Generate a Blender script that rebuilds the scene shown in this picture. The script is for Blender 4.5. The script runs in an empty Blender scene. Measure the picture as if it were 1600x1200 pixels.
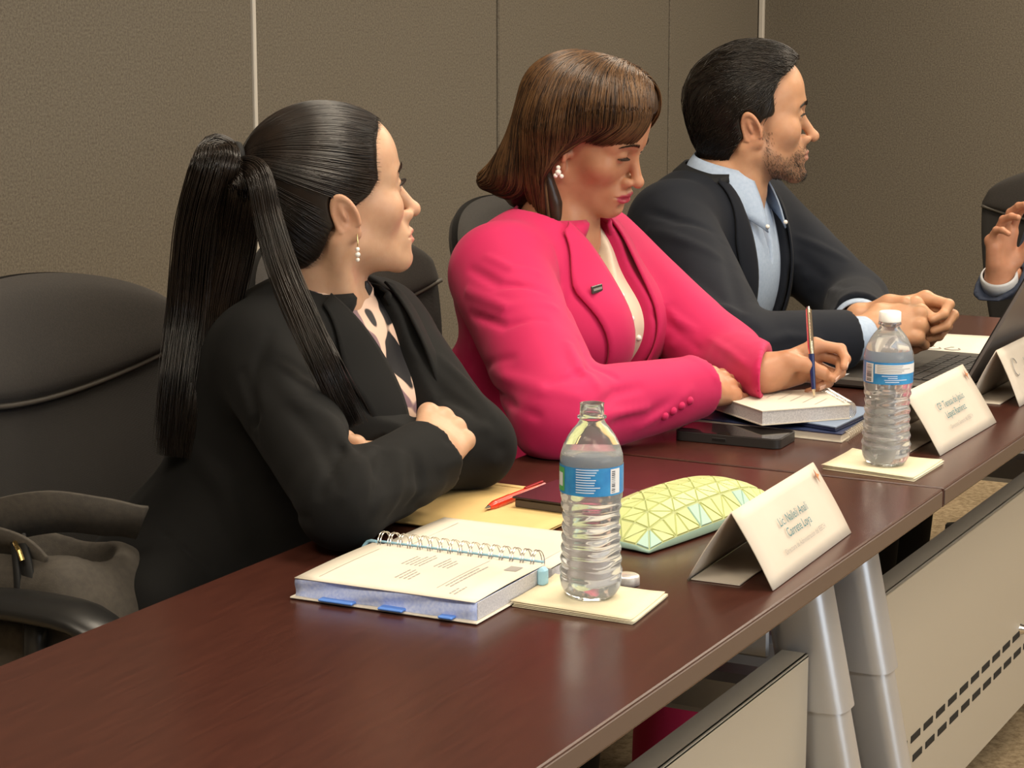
import bpy, math, random
import numpy as np
from mathutils import Matrix, Vector
from math import radians, sin, cos, pi, atan2, sqrt
random.seed(7); RNG = np.random.default_rng(7)
SC = bpy.context.scene
COL = SC.collection
# ------------------------------------------------------------------ camera
FPX = 3313.0; PITCH = atan2(592, FPX); YAW = radians(27.7)
TOP = 0.74                                   # height of the table tops
CAM = np.array([0.0, 0.0, TOP + 0.605])
FW = np.array([cos(YAW)*cos(PITCH), sin(YAW)*cos(PITCH), -sin(PITCH)])
RT = np.array([sin(YAW), -cos(YAW), 0.0]); UP = np.cross(RT, FW)
cd = bpy.data.cameras.new('camera'); cam = bpy.data.objects.new('camera', cd); COL.objects.link(cam)
cd.sensor_width = 36.0; cd.lens = FPX/1600*36.0; cd.clip_start = 0.05; cd.clip_end = 60
M4 = Matrix(((RT[0], UP[0], -FW[0], CAM[0]), (RT[1], UP[1], -FW[1], CAM[1]), (RT[2], UP[2], -FW[2], CAM[2]), (0, 0, 0, 1)))
cam.matrix_world = M4; SC.camera = cam
# ------------------------------------------------------------------ view, world
SC.view_settings.view_transform = 'Standard'; SC.view_settings.look = 'None'
SC.view_settings.gamma = 1.0; SC.view_settings.use_curve_mapping = False
SC.view_settings.exposure = 0.1
W = bpy.data.worlds.new('room_air'); SC.world = W; W.use_nodes = True
W.node_tree.nodes['Background'].inputs[0].default_value = (1.0, 0.93, 0.82, 1)
W.node_tree.nodes['Background'].inputs[1].default_value = 0.12
# ------------------------------------------------------------------ lights the room has, plus an added row by the far wall
def area(name, loc, size, energy, col, rot=(0, 0, 0)):
    l = bpy.data.lights.new(name, 'AREA'); l.shape = 'RECTANGLE'; l.size, l.size_y = size
    l.energy = energy; l.color = col
    o = bpy.data.objects.new(name, l); COL.objects.link(o); o.location = loc; o.rotation_euler = rot
    return o
PANELS = [(x, y) for x in (0.4, 2.5, 4.6) for y in (-0.7, 1.0)]+[(6.5, -0.7), (6.5, 1.0)]  # last pair of panels is added to brighten the far right wall
for x, y in PANELS: area('ceiling_panel_light', (x, y, 2.66), (0.6, 1.2), 27.5, (1.0, 0.87, 0.69))
area('window_daylight', (1.2, -3.3, 1.45), (3.2, 1.5), 40, (0.80, 0.90, 1.0), (radians(90), 0, 0))

# ------------------------------------------------------------------ points from the picture at a chosen plane
def ray(x, y): return FW + RT*((x-800)/FPX) + UP*((600-y)/FPX)
def at_z(x, y, z): d = ray(x, y); return CAM + d*((z-CAM[2])/d[2])
def at_y(x, y, Y): d = ray(x, y); return CAM + d*(Y/d[1])
def at_x(x, y, X): d = ray(x, y); return CAM + d*(X/d[0])
def V(*a): return np.array(a, float)
def unit(v): v = np.asarray(v, float); return v/np.linalg.norm(v)

# ------------------------------------------------------------------ materials
def mat(name, col, rough=0.5, metal=0.0, spec=0.5, noise=None, bump=None, attr=None, coat=0.0, sss=0.0, sheen=0.0,
        trans=0.0, ior=1.45, alpha=1.0, emit=None, wave=None):
    """noise=(scale, second colour, detail), bump=(scale, strength, distance), wave=(scale, strength)"""
    m = bpy.data.materials.new(name); m.use_nodes = True; N = m.node_tree.nodes; L = m.node_tree.links
    b = N['Principled BSDF']; b.inputs['Base Color'].default_value = (*col, 1); b.inputs['Roughness'].default_value = rough
    b.inputs['Metallic'].default_value = metal; b.inputs['Specular IOR Level'].default_value = spec
    b.inputs['Coat Weight'].default_value = coat; b.inputs['IOR'].default_value = ior
    b.inputs['Transmission Weight'].default_value = trans; b.inputs['Alpha'].default_value = alpha
    b.inputs['Sheen Weight'].default_value = sheen
    if sss:
        b.inputs['Subsurface Weight'].default_value = sss; b.inputs['Subsurface Radius'].default_value = (1.0, 0.35, 0.2)
        b.inputs['Subsurface Scale'].default_value = 0.006
    if emit: b.inputs['Emission Color'].default_value = (*emit[0], 1); b.inputs['Emission Strength'].default_value = emit[1]
    tc = N.new('ShaderNodeTexCoord'); src = None
    if attr:
        a = N.new('ShaderNodeAttribute'); a.attribute_name = attr; src = a.outputs['Color']; L.new(src, b.inputs['Base Color'])
    if noise:
        t = N.new('ShaderNodeTexNoise'); t.inputs['Scale'].default_value = noise[0]; t.inputs['Detail'].default_value = noise[2] if len(noise) > 2 else 4
        L.new(tc.outputs['Object'], t.inputs['Vector'])
        r = N.new('ShaderNodeMapRange'); r.inputs[1].default_value = 0.3; r.inputs[2].default_value = 0.7
        L.new(t.outputs['Fac'], r.inputs[0])
        x = N.new('ShaderNodeMix'); x.data_type = 'RGBA'; L.new(r.outputs[0], x.inputs[0])
        if src is None: x.inputs[6].default_value = (*col, 1); x.inputs[7].default_value = (*noise[1], 1)
        else:
            L.new(src, x.inputs[6]); k = N.new('ShaderNodeMix'); k.data_type = 'RGBA'; k.blend_type = 'MULTIPLY'; k.inputs[0].default_value = 1
            L.new(src, k.inputs[6]); k.inputs[7].default_value = (*noise[1], 1); L.new(k.outputs[2], x.inputs[7])
        L.new(x.outputs[2], b.inputs['Base Color'])
    last = None
    if bump:
        t = N.new('ShaderNodeTexNoise'); t.inputs['Scale'].default_value = bump[0]; t.inputs['Detail'].default_value = 3
        L.new(tc.outputs['Object'], t.inputs['Vector'])
        bp = N.new('ShaderNodeBump'); bp.inputs['Strength'].default_value = bump[1]; bp.inputs['Distance'].default_value = bump[2]
        L.new(t.outputs['Fac'], bp.inputs['Height']); last = bp
        L.new(bp.outputs[0], b.inputs['Normal'])
    if wave:
        for ax in ('X', 'Z'):
            t = N.new('ShaderNodeTexWave'); t.bands_direction = ax; t.inputs['Scale'].default_value = wave[0]; t.inputs['Distortion'].default_value = 1.5
            L.new(tc.outputs['Object'], t.inputs['Vector'])
            bp = N.new('ShaderNodeBump'); bp.inputs['Strength'].default_value = wave[1]; bp.inputs['Distance'].default_value = 0.0006
            L.new(t.outputs['Fac'], bp.inputs['Height'])
            if last: L.new(last.outputs[0], bp.inputs['Normal'])
            last = bp; L.new(bp.outputs[0], b.inputs['Normal'])
    return m
def speckle(m, scale, lo, hi, stretch=(1, 1, 1)):
    N = m.node_tree.nodes; L = m.node_tree.links; b = N['Principled BSDF']
    tc = N.new('ShaderNodeTexCoord'); mp = N.new('ShaderNodeMapping'); mp.inputs['Scale'].default_value = stretch
    L.new(tc.outputs['Object'], mp.inputs[0])
    t = N.new('ShaderNodeTexNoise'); t.inputs['Scale'].default_value = scale; t.inputs['Detail'].default_value = 5; t.inputs['Roughness'].default_value = 0.7
    L.new(mp.outputs[0], t.inputs['Vector'])
    r = N.new('ShaderNodeValToRGB'); r.color_ramp.elements[0].position = 0.33; r.color_ramp.elements[1].position = 0.68
    r.color_ramp.elements[0].color = (*lo, 1); r.color_ramp.elements[1].color = (*hi, 1)
    L.new(t.outputs['Fac'], r.inputs[0]); L.new(r.outputs[0], b.inputs['Base Color'])
    bp = N.new('ShaderNodeBump'); bp.inputs['Strength'].default_value = 0.35; bp.inputs['Distance'].default_value = 0.002
    L.new(t.outputs['Fac'], bp.inputs['Height']); L.new(bp.outputs[0], b.inputs['Normal'])
    return m
MT = {}
MT['wall'] = speckle(mat('wall_fabric', (0.1, 0.09, 0.07), 0.95, spec=0.15), 190, (0.101, 0.088, 0.069), (0.201, 0.178, 0.143))
MT['seam_light'] = mat('pale_seal', (0.55, 0.52, 0.47), 0.5)
MT['seam_dark'] = mat('dark_seam', (0.05, 0.042, 0.033), 0.9)
MT['carpet'] = speckle(mat('carpet_tan', (0.4, 0.3, 0.2), 1.0, spec=0.1), 60, (0.20, 0.145, 0.085), (0.46, 0.36, 0.23))
MT['ceiling'] = mat('ceiling_tile', (0.75, 0.72, 0.66), 0.9, bump=(80, 0.3, 0.002))
MT['plaster'] = mat('plaster', (0.45, 0.40, 0.33), 0.9, bump=(60, 0.2, 0.002))
MT['glow'] = mat('lamp_diffuser', (0.9, 0.88, 0.8), 0.5, emit=((1.0, 0.87, 0.68), 3.0))
MT['pane'] = mat('daylight_pane', (0.6, 0.7, 0.8), 0.2, emit=((0.8, 0.9, 1.0), 2.0))
MT['white_frame'] = mat('white_frame', (0.7, 0.69, 0.66), 0.5)
def wood():
    m = mat('table_laminate', (0.06, 0.02, 0.014), 0.26, spec=0.5); N = m.node_tree.nodes; L = m.node_tree.links; b = N['Principled BSDF']
    tc = N.new('ShaderNodeTexCoord'); mp = N.new('ShaderNodeMapping'); mp.inputs['Scale'].default_value = (1.2, 14, 1)
    L.new(tc.outputs['Object'], mp.inputs[0]); t = N.new('ShaderNodeTexNoise'); t.inputs['Scale'].default_value = 14; t.inputs['Detail'].default_value = 6
    L.new(mp.outputs[0], t.inputs['Vector']); r = N.new('ShaderNodeValToRGB')
    r.color_ramp.elements[0].color = (0.043, 0.0135, 0.0095, 1); r.color_ramp.elements[1].color = (0.062, 0.0195, 0.0130, 1)
    r.color_ramp.elements[0].position = 0.3; r.color_ramp.elements[1].position = 0.75
    L.new(t.outputs['Fac'], r.inputs[0]); L.new(r.outputs[0], b.inputs['Base Color'])
    bp = N.new('ShaderNodeBump'); bp.inputs['Strength'].default_value = 0.05; bp.inputs['Distance'].default_value = 0.001
    L.new(t.outputs['Fac'], bp.inputs['Height']); L.new(bp.outputs[0], b.inputs['Normal'])
    return m
MT['wood'] = wood()
MT['edge'] = mat('table_edge_band', (0.09, 0.060, 0.05), 0.35)
MT['silver'] = mat('silver_paint', (0.50, 0.51, 0.53), 0.38, metal=0.55)
MT['beige_metal'] = mat('beige_powder_coat', (0.42, 0.385, 0.32), 0.5, metal=0.15, bump=(300, 0.1, 0.0006))
MT['slot'] = mat('slot_dark', (0.012, 0.011, 0.009), 0.9)
MT['chrome'] = mat('chrome', (0.75, 0.75, 0.76), 0.15, metal=1.0)
MT['wire'] = mat('silver_wire', (0.72, 0.70, 0.66), 0.25, metal=1.0)
MT['chair_fabric'] = mat('chair_fabric', (0.015, 0.0125, 0.0105), 0.85, sheen=0.05, noise=(350, (0.023, 0.019, 0.0155)), bump=(700, 0.25, 0.001))
MT['chair_mesh'] = mat('chair_mesh', (0.013, 0.011, 0.009), 0.75, wave=(260, 0.6))
MT['piping'] = mat('chair_piping', (0.06, 0.052, 0.042), 0.55)
MT['black_plastic'] = mat('black_plastic', (0.012, 0.012, 0.012), 0.35)
MT['bag'] = mat('bag_canvas', (0.045, 0.039, 0.032), 0.85, noise=(120, (0.062, 0.053, 0.042)), bump=(500, 0.3, 0.001))
MT['bag_dark'] = mat('bag_lining', (0.008, 0.008, 0.008), 0.8)
MT['paper'] = mat('paper', (0.68, 0.63, 0.54), 0.75, noise=(30, (0.65, 0.60, 0.51)))
MT['card'] = mat('card_paper', (0.59, 0.525, 0.445), 0.6, noise=(14, (0.56, 0.50, 0.42)))
MT['page_edge'] = mat('page_edges', (0.66, 0.64, 0.64), 0.85, noise=(500, (0.45, 0.44, 0.46)))
MT['page_blue'] = mat('page_edges_blue', (0.36, 0.45, 0.78), 0.8, noise=(300, (0.55, 0.62, 0.85)))
MT['blue_tab'] = mat('blue_tab', (0.10, 0.25, 0.72), 0.5)
MT['pale_blue'] = mat('pale_blue_elastic', (0.35, 0.62, 0.78), 0.6)
MT['grey_ink'] = mat('grey_ink', (0.33, 0.31, 0.29), 0.8)
MT['pale_ink'] = mat('pale_ink', (0.33, 0.31, 0.29), 0.8)
MT['teal_ink'] = mat('teal_ink', (0.045, 0.17, 0.20), 0.8)
MT['orange_ink'] = mat('orange_ink', (0.62, 0.20, 0.07), 0.7)
MT['brown_ink'] = mat('brown_ink', (0.23, 0.13, 0.09), 0.7)
MT['napkin'] = mat('napkin_tissue', (0.70, 0.63, 0.45), 0.9, bump=(400, 0.3, 0.001))
MT['folder'] = mat('manila_folder', (0.66, 0.47, 0.20), 0.7, noise=(20, (0.62, 0.44, 0.18)))
MT['pouch_crease'] = mat('pouch_crease', (0.33, 0.38, 0.17), 0.5)
MT['red_pen'] = mat('red_pen_plastic', (0.62, 0.035, 0.012), 0.25, coat=0.5)
MT['dark_red'] = mat('red_pen_clip', (0.28, 0.008, 0.012), 0.25)
MT['glass_black'] = mat('phone_glass', (0.012, 0.010, 0.010), 0.06, spec=0.6)
MT['phone_side'] = mat('phone_case', (0.028, 0.026, 0.025), 0.4)
MT['leather'] = mat('dark_cover', (0.028, 0.018, 0.018), 0.22)
MT['cover_edge'] = mat('cover_edge', (0.075, 0.06, 0.05), 0.5)
MT['navy_cover'] = mat('navy_cover', (0.025, 0.036, 0.09), 0.35)
MT['blue_cover'] = mat('grey_blue_cover', (0.20, 0.27, 0.40), 0.4)
MT['pouch'] = mat('pouch_green', (0.52, 0.58, 0.26), 0.42, sheen=0.0)
MT['pouch_edge'] = mat('pouch_aqua', (0.34, 0.52, 0.46), 0.42)
MT['gold'] = mat('gold_clip', (0.75, 0.55, 0.22), 0.25, metal=1.0)
MT['pet'] = mat('bottle_plastic', (0.95, 0.96, 0.97), 0.06, trans=0.93, ior=1.16)
MT['water'] = mat('water', (0.90, 0.93, 0.95), 0.08, trans=0.84, ior=1.28)
MT['cap'] = mat('white_cap', (0.85, 0.85, 0.83), 0.4)
MT['clear_cap'] = mat('clear_cap', (0.8, 0.78, 0.75), 0.25, trans=0.6)
MT['label_blue'] = mat('label_blue', (0.025, 0.20, 0.52), 0.3, noise=(60, (0.05, 0.32, 0.66)))
MT['label_white'] = mat('label_white', (0.78, 0.80, 0.82), 0.35)
MT['label_ink'] = mat('label_ink', (0.62, 0.74, 0.88), 0.4)
MT['label_green'] = mat('label_green', (0.10, 0.42, 0.12), 0.4)
MT['black_ink'] = mat('black_ink', (0.03, 0.03, 0.03), 0.6)
MT['laptop'] = mat('laptop_shell', (0.075, 0.068, 0.060), 0.42, metal=0.35)
MT['laptop_lid'] = mat('laptop_lid', (0.20, 0.19, 0.185), 0.35, metal=0.5)
MT['key'] = mat('laptop_key', (0.022, 0.020, 0.019), 0.5)

# ------------------------------------------------------------------ object helpers
def link(o, parent=None):
    COL.objects.link(o)
    if parent is not None: o.parent = parent
    return o
def tag(o, label, cat, group=None):
    o['label'] = label; o['category'] = cat
    if group: o['group'] = group
    return o
def thing(name, label, cat, loc=(0, 0, 0), rotz=0.0, group=None):
    o = bpy.data.objects.new(name, None); o.empty_display_size = 0.05; COL.objects.link(o)
    o.location = loc; o.rotation_euler = (0, 0, rotz); return tag(o, label, cat, group)
def meshobj(name, v, f, m, parent=None, smooth=True, off=(0, 0, 0), attr=None, auto=None):
    """v (N,3), f list/array of faces (all quads or all tris as array, else list)"""
    me = bpy.data.meshes.new(name); v = np.asarray(v, np.float64) - np.asarray(off, float)
    if isinstance(f, np.ndarray):
        n, k = f.shape; me.vertices.add(len(v)); me.vertices.foreach_set('co', v.ravel())
        me.loops.add(n*k); me.loops.foreach_set('vertex_index', f.astype(np.int32).ravel())
        me.polygons.add(n); me.polygons.foreach_set('loop_start', np.arange(0, n*k, k, dtype=np.int32))
        me.update(calc_edges=True)
    else: me.from_pydata([tuple(p) for p in v], [], [tuple(int(i) for i in q) for q in f])
    if smooth: me.polygons.foreach_set('use_smooth', [True]*len(me.polygons))
    if attr is not None:
        a = me.color_attributes.new('col', 'FLOAT_COLOR', 'POINT')
        c = np.ones((len(v), 4)); c[:, :3] = attr; a.data.foreach_set('color', c.ravel())
    me.validate(); me.update()
    if auto is not None: me.set_sharp_from_angle(angle=radians(auto))
    me.materials.append(m if not isinstance(m, str) else MT[m])
    return link(bpy.data.objects.new(name, me), parent)
class MB:
    def __init__(s): s.v = []; s.f = []
    def add(s, v, f):
        o = len(s.v); s.v += [tuple(map(float, p)) for p in v]; s.f += [tuple(i+o for i in q) for q in f]; return s
    def box(s, lo, hi, bev=0.0, R=None, c=None):
        """bevelled box between lo and hi, optional rotation R about c"""
        lo = np.array(lo, float); hi = np.array(hi, float); ce = (lo+hi)/2; h = (hi-lo)/2; b = min(bev, h.min()*0.98)
        vs = []; 
        if b <= 0:
            vs = [ce+h*np.array([x, y, z]) for x in (-1, 1) for y in (-1, 1) for z in (-1, 1)]
            fs = [(0, 1, 3, 2), (4, 6, 7, 5), (0, 4, 5, 1), (2, 3, 7, 6), (0, 2, 6, 4), (1, 5, 7, 3)]
        else:
            idx = {}
            for sx in (-1, 1):
                for sy in (-1, 1):
                    for sz in (-1, 1):
                        for ax in range(3):
                            p = h.copy()-b; p[ax] = h[ax]; idx[(sx, sy, sz, ax)] = len(vs); vs.append(ce+p*np.array([sx, sy, sz]))
            fs = []
            for ax in range(3):
                a1, a2 = (ax+1) % 3, (ax+2) % 3
                for s_ in (-1, 1):
                    q = []
                    for (p1, p2) in ((-1, -1), (1, -1), (1, 1), (-1, 1)):
                        k = [0, 0, 0]; k[ax] = s_; k[a1] = p1; k[a2] = p2; q.append(idx[(*k, ax)])
                    fs.append(tuple(q if s_ > 0 else q[::-1]))
                for p1 in (-1, 1):
                    for p2 in (-1, 1):
                        k0 = [0, 0, 0]; k0[a1] = p1; k0[a2] = p2; k1 = k0[:]; k0[ax] = -1; k1[ax] = 1
                        q = [idx[(*k0, a1)], idx[(*k1, a1)], idx[(*k1, a2)], idx[(*k0, a2)]]
                        fs.append(tuple(q if p1*p2 < 0 else q[::-1]))
            for sx in (-1, 1):
                for sy in (-1, 1):
                    for sz in (-1, 1):
                        q = [idx[(sx, sy, sz, a)] for a in range(3)]; fs.append(tuple(q if sx*sy*sz > 0 else q[::-1]))
        if R is not None:
            cc = ce if c is None else np.array(c, float); vs = [cc + R @ (p-cc) for p in vs]
        return s.add(vs, fs)
    def tube(s, pts, r, n=10, cap=True):
        pts = np.array(pts, float); K = len(pts); r = np.broadcast_to(np.array(r, float), (K,))
        t = np.gradient(pts, axis=0); t /= np.linalg.norm(t, axis=1, keepdims=True)+1e-12
        a = np.array([0, 0, 1.0]) if abs(t[0][2]) < 0.9 else np.array([1.0, 0, 0])
        n1 = np.cross(t[0], a); n1 /= np.linalg.norm(n1); vs = []
        for i in range(K):
            n1 = n1 - t[i]*(n1 @ t[i]); n1 /= np.linalg.norm(n1); n2 = np.cross(t[i], n1)
            vs += [pts[i]+r[i]*(cos(2*pi*j/n)*n1+sin(2*pi*j/n)*n2) for j in range(n)]
        fs = [(i*n+j, i*n+(j+1) % n, (i+1)*n+(j+1) % n, (i+1)*n+j) for i in range(K-1) for j in range(n)]
        if cap: fs += [tuple(range(n))[::-1], tuple(range((K-1)*n, K*n))]
        return s.add(vs, fs)
    def lathe(s, prof, c=(0, 0, 0), n=48, fn=None):
        """prof list of (r, z); fn(r, z, phi) may modulate the radius"""
        vs = []; K = len(prof)
        for r, z in prof:
            for j in range(n):
                ph = 2*pi*j/n; rr = fn(r, z, ph) if fn else r; vs.append((c[0]+rr*cos(ph), c[1]+rr*sin(ph), c[2]+z))
        fs = [(i*n+j, i*n+(j+1) % n, (i+1)*n+(j+1) % n, (i+1)*n+j) for i in range(K-1) for j in range(n)]
        return s.add(vs, fs)
    def prism(s, poly, axis_o, e1, e2, n, d):
        """polygon (u,v) list in plane axis_o,e1,e2 extruded by d along n"""
        o = np.array(axis_o, float); e1 = np.array(e1, float); e2 = np.array(e2, float); n = np.array(n, float); k = len(poly)
        a = [o+e1*u+e2*v for u, v in poly]; b = [p+n*d for p in a]
        fs = [tuple(range(k))[::-1], tuple(range(k, 2*k))]+[(i, (i+1) % k, k+(i+1) % k, k+i) for i in range(k)]
        return s.add(a+b, fs)
    def obj(s, name, m, parent=None, smooth=False, off=(0, 0, 0), auto=35):
        return meshobj(name, np.array(s.v), s.f, m, parent, True, off, None, auto if not smooth else None)
def sheet(G, thick=0.0, closed_u=False):
    """grid (R,C,3) -> verts, faces with optional thickness (solid)"""
    G = np.asarray(G, float); R, C = G.shape[:2]
    du = np.gradient(G, axis=1); dv = np.gradient(G, axis=0)
    n = np.cross(du, dv); n /= np.linalg.norm(n, axis=2, keepdims=True)+1e-12
    idx = np.arange(R*C).reshape(R, C); q = []
    cc = C if closed_u else C-1
    j = np.arange(cc); j2 = (j+1) % C
    A = np.stack([idx[:-1][:, j], idx[:-1][:, j2], idx[1:][:, j2], idx[1:][:, j]], -1).reshape(-1, 4)
    if thick == 0: return G.reshape(-1, 3), A
    v = np.concatenate([(G+n*thick/2).reshape(-1, 3), (G-n*thick/2).reshape(-1, 3)])
    B = A[:, ::-1]+R*C; ed = []
    def rim(ids): 
        ids = np.array(ids); ed.append(np.stack([ids[1:], ids[:-1], ids[:-1]+R*C, ids[1:]+R*C], -1))
    rim(idx[0]) if not closed_u else rim(np.append(idx[0], idx[0][0]))
    l = idx[-1][::-1]; rim(l if not closed_u else np.append(l, l[0]))
    if not closed_u: rim(idx[:, 0][::-1]); rim(idx[:, -1])
    return v, np.concatenate([A, B]+ed)
def resample(pts, n):
    pts = np.asarray(pts, float); d = np.r_[0, np.cumsum(np.linalg.norm(np.diff(pts, axis=0), axis=1))]
    t = np.linspace(0, d[-1], n); return np.stack([np.interp(t, d, pts[:, k]) for k in range(3)], -1)
def spline(pts, n):
    """Catmull-Rom through pts"""
    P = np.asarray(pts, float); P = np.vstack([2*P[0]-P[1], P, 2*P[-1]-P[-2]]); K = len(P)-3
    t = np.linspace(0, K-1e-9, n); i = t.astype(int); u = (t-i)[:, None]
    a, b, c, d = P[i], P[i+1], P[i+2], P[i+3]
    return 0.5*((2*b)+(-a+c)*u+(2*a-5*b+4*c-d)*u**2+(-a+3*b-3*c+d)*u**3)
def dup(root, loc, rotz, label, group=None, skip=()):
    r = root.copy(); COL.objects.link(r); r.location = loc; r.rotation_euler = (0, 0, rotz); r['label'] = label
    if group: r['group'] = group
    for ch in list(root.children):
        if ch.name.split('.')[0] in skip: continue
        c = ch.copy(); COL.objects.link(c); c.parent = r
        for g in list(ch.children): d = g.copy(); COL.objects.link(d); d.parent = c
    return r
# ================================================================== the room
def struct(o): o['kind'] = 'structure'; return o
X0, X1, Y0, Y1, ZC = -2.6, 7.5, -3.4, 2.9, 2.7
b = MB().box((X0, Y0, -0.05), (X1, Y1, 0)); struct(b.obj('floor', 'carpet'))
b = MB().box((X0, Y0, ZC), (X1, Y1, ZC+0.05)); struct(b.obj('ceiling', 'ceiling'))
# folding partition behind the people: panels of fabric with seams between
wl = struct(MB().box((X0, Y1+0.03, 0), (X1, Y1+0.10, ZC)).obj('wall_back', 'seam_dark'))
seams = [X0, 0.55, 1.77, 2.99, 4.21, 5.437, 6.67, X1]
for i in range(len(seams)-1):
    MB().box((seams[i]+0.006, Y1, 0.05), (seams[i+1]-0.006, Y1+0.05, ZC), 0.004).obj('panel', 'wall', wl)
for sx, m_, w in ((4.21, 'seam_light', 0.010), (1.77, 'seam_light', 0.010)):
    MB().box((sx-w/2-0.003, Y1-0.006, 0.05), (sx+w/2, Y1+0.03, ZC), 0.002).obj('seal_strip', m_, wl)
wr = struct(MB().box((X1+0.03, Y0, 0), (X1+0.1, Y1+0.1, ZC)).obj('wall_right', 'seam_dark'))
ys = [Y0, -1.9, -0.68, 0.54, 1.72, Y1-0.01]
for i in range(len(ys)-1):
    MB().box((X1, ys[i]+0.003, 0.05), (X1+0.05, ys[i+1]-0.003, ZC), 0.003).obj('panel', 'wall', wr)
MB().box((X1-0.02, Y1-0.022, 0.05), (X1-0.0, Y1-0.004, ZC), 0.002).obj('corner_strip', 'seam_light', wr)
struct(MB().box((X0-0.1, Y0, 0), (X0, Y1, ZC)).obj('wall_left', 'plaster'))
wf = struct(MB().box((X0, Y0-0.1, 0), (X1, Y0, ZC)).obj('wall_front', 'plaster'))
win = struct(MB().box((-0.45, Y0, 0.68), (2.85, Y0+0.03, 2.22)).obj('window_1', 'white_frame'))
for i in range(3):
    MB().box((-0.38+i*1.07, Y0+0.01, 0.75), (0.62+i*1.07, Y0+0.035, 2.15)).obj('pane', 'pane', win)
for i, (x, y) in enumerate(PANELS):
    nm = ['nearest the camera', 'over the near table', 'over the far table', 'added to brighten the far wall'][i//2]
    t = thing('ceiling_light', 'recessed warm ceiling light panel %s, %s' % (nm, ('window side', 'partition side')[i % 2]), 'ceiling light', (x, y, 2.7), 0, 'recessed ceiling light panels')
    MB().box((-0.33, -0.63, -0.02), (0.33, 0.63, -0.001), 0.004).obj('frame', 'white_frame', t)
    MB().box((-0.30, -0.60, -0.026), (0.30, 0.60, -0.019)).obj('diffuser', 'glow', t)

# ================================================================== tables
YB, YF = 1.303, 0.738
def table(X0_, X1_, label, rz=0.0, slots=True):
    L = X1_-X0_; t = thing('conference_table', label, 'table', (X0_, YF, 0), rz, 'flip-top conference tables')
    D = YB-YF
    MB().box((0, 0, TOP-0.026), (L, D, TOP), 0.0014).obj('tabletop', 'wood', t)
    eb = MB().box((0.002, -0.0016, TOP-0.0225), (L-0.002, 0.0010, TOP-0.0030), 0.0004); eb.box((-0.0016, 0.002, TOP-0.0225), (0.0010, D-0.002, TOP-0.0030), 0.0004)
    eb.box((L-0.0010, 0.002, TOP-0.0225), (L+0.0016, D-0.002, TOP-0.0030), 0.0004); eb.box((0.002, D-0.0010, TOP-0.0225), (L-0.002, D+0.0016, TOP-0.0030), 0.0004)
    eb.obj('edge_band', 'edge', t)
    # end frames: bracket, slanting column with a foot and casters
    for s, x in ((1, 0.060), (-1, L-0.112)):
        c = MB()
        def prof(y, z, w, d): return [(x-w/2, y-d/2, z), (x+w/2, y-d/2, z), (x+w/2, y+d/2, z), (x-w/2, y+d/2, z)]
        secs = [(0.165, 0.713, .062, .074), (0.150, 0.63, .068, .082), (0.118, 0.47, .068, .086)]
        secs2 = [(0.116, 0.47, .056, .072), (0.075, 0.28, .056, .070), (0.045, 0.12, .056, .070)]
        for S in (secs, secs2):
            n = 28; vs = []; fs = []
            for (y, z, w, d) in S:
                for j in range(n):
                    a = 2*pi*j/n; ca, sa = cos(a), sin(a); vs.append((x+w/2*np.sign(ca)*abs(ca)**.55, y+d/2*np.sign(sa)*abs(sa)**.55, z))
            for i in range(len(S)-1): fs += [(i*n+j, i*n+(j+1) % n, (i+1)*n+(j+1) % n, (i+1)*n+j)[::-1] for j in range(n)]
            fs += [tuple(range(n)), tuple(range((len(S)-1)*n, len(S)*n))[::-1]]
            c.add(vs, fs)
        col = c.obj('leg_column', 'silver', t, auto=60)
        MB().box((x-0.03, 0.14, 0.44), (x+0.03, 0.44, 0.50), 0.01).obj('cross_arm', 'silver', t)
        bt = MB().tube([(x-0.026, 0.235, 0.585), (x-0.045, 0.235, 0.585)], [0.009, 0.007], 10); bt.tube([(x-0.044, 0.235, 0.585), (x-0.049, 0.235, 0.585)], [0.005, 0.004], 8)
        bt.obj('bolt', 'chrome', t)
        MB().box((x-0.034, 0.175, 0.53), (x-0.027, 0.30, 0.713), 0.003).obj('hinge_plate', 'silver', t)
        MB().box((x-0.028, -0.02, 0.085), (x+0.028, 0.56, 0.125), 0.012).obj('foot', 'silver', t)
        for yy in (0.02, 0.52):
            w = MB(); w.tube([(x-0.012, yy, 0.03), (x+0.012, yy, 0.03)], 0.03, 14)
            w.tube([(x, yy, 0.05), (x, yy, 0.09)], 0.009, 8); w.obj('caster', 'black_plastic', t)
    # modesty panel with rows of slots
    pm = MB().box((0.098, 0.118, 0.152), (L-0.152, 0.124, 0.548), 0.002)
    pm.box((0.098, 0.118, 0.542), (L-0.152, 0.155, 0.548), 0.002)
    p = pm.obj('modesty_panel', 'beige_metal', t)
    if slots:
        n = int((L-0.36)/0.062)
        for r, z in ((0, 0.294), (1, 0.262)):
            for i in range(n):
                xx = 0.222+i*0.062+r*0.012
                MB().box((xx, 0.1168, z-0.0055), (xx+0.044, 0.1185, z+0.0055), 0.0006).obj('slot', 'slot', p)
    MB().tube([(L-0.62, 0.118, 0.300), (L-0.62, 0.106, 0.300)], [0.010, 0.006], 10).obj('panel_bolt', 'chrome', t)
    return t
table(1.055, 2.581, 'dark wood table top in the foreground with open planner and uncapped bottle')
table(2.588, 4.10, 'dark wood table farther along carrying laptop and stacked notebooks', -0.006)

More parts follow.
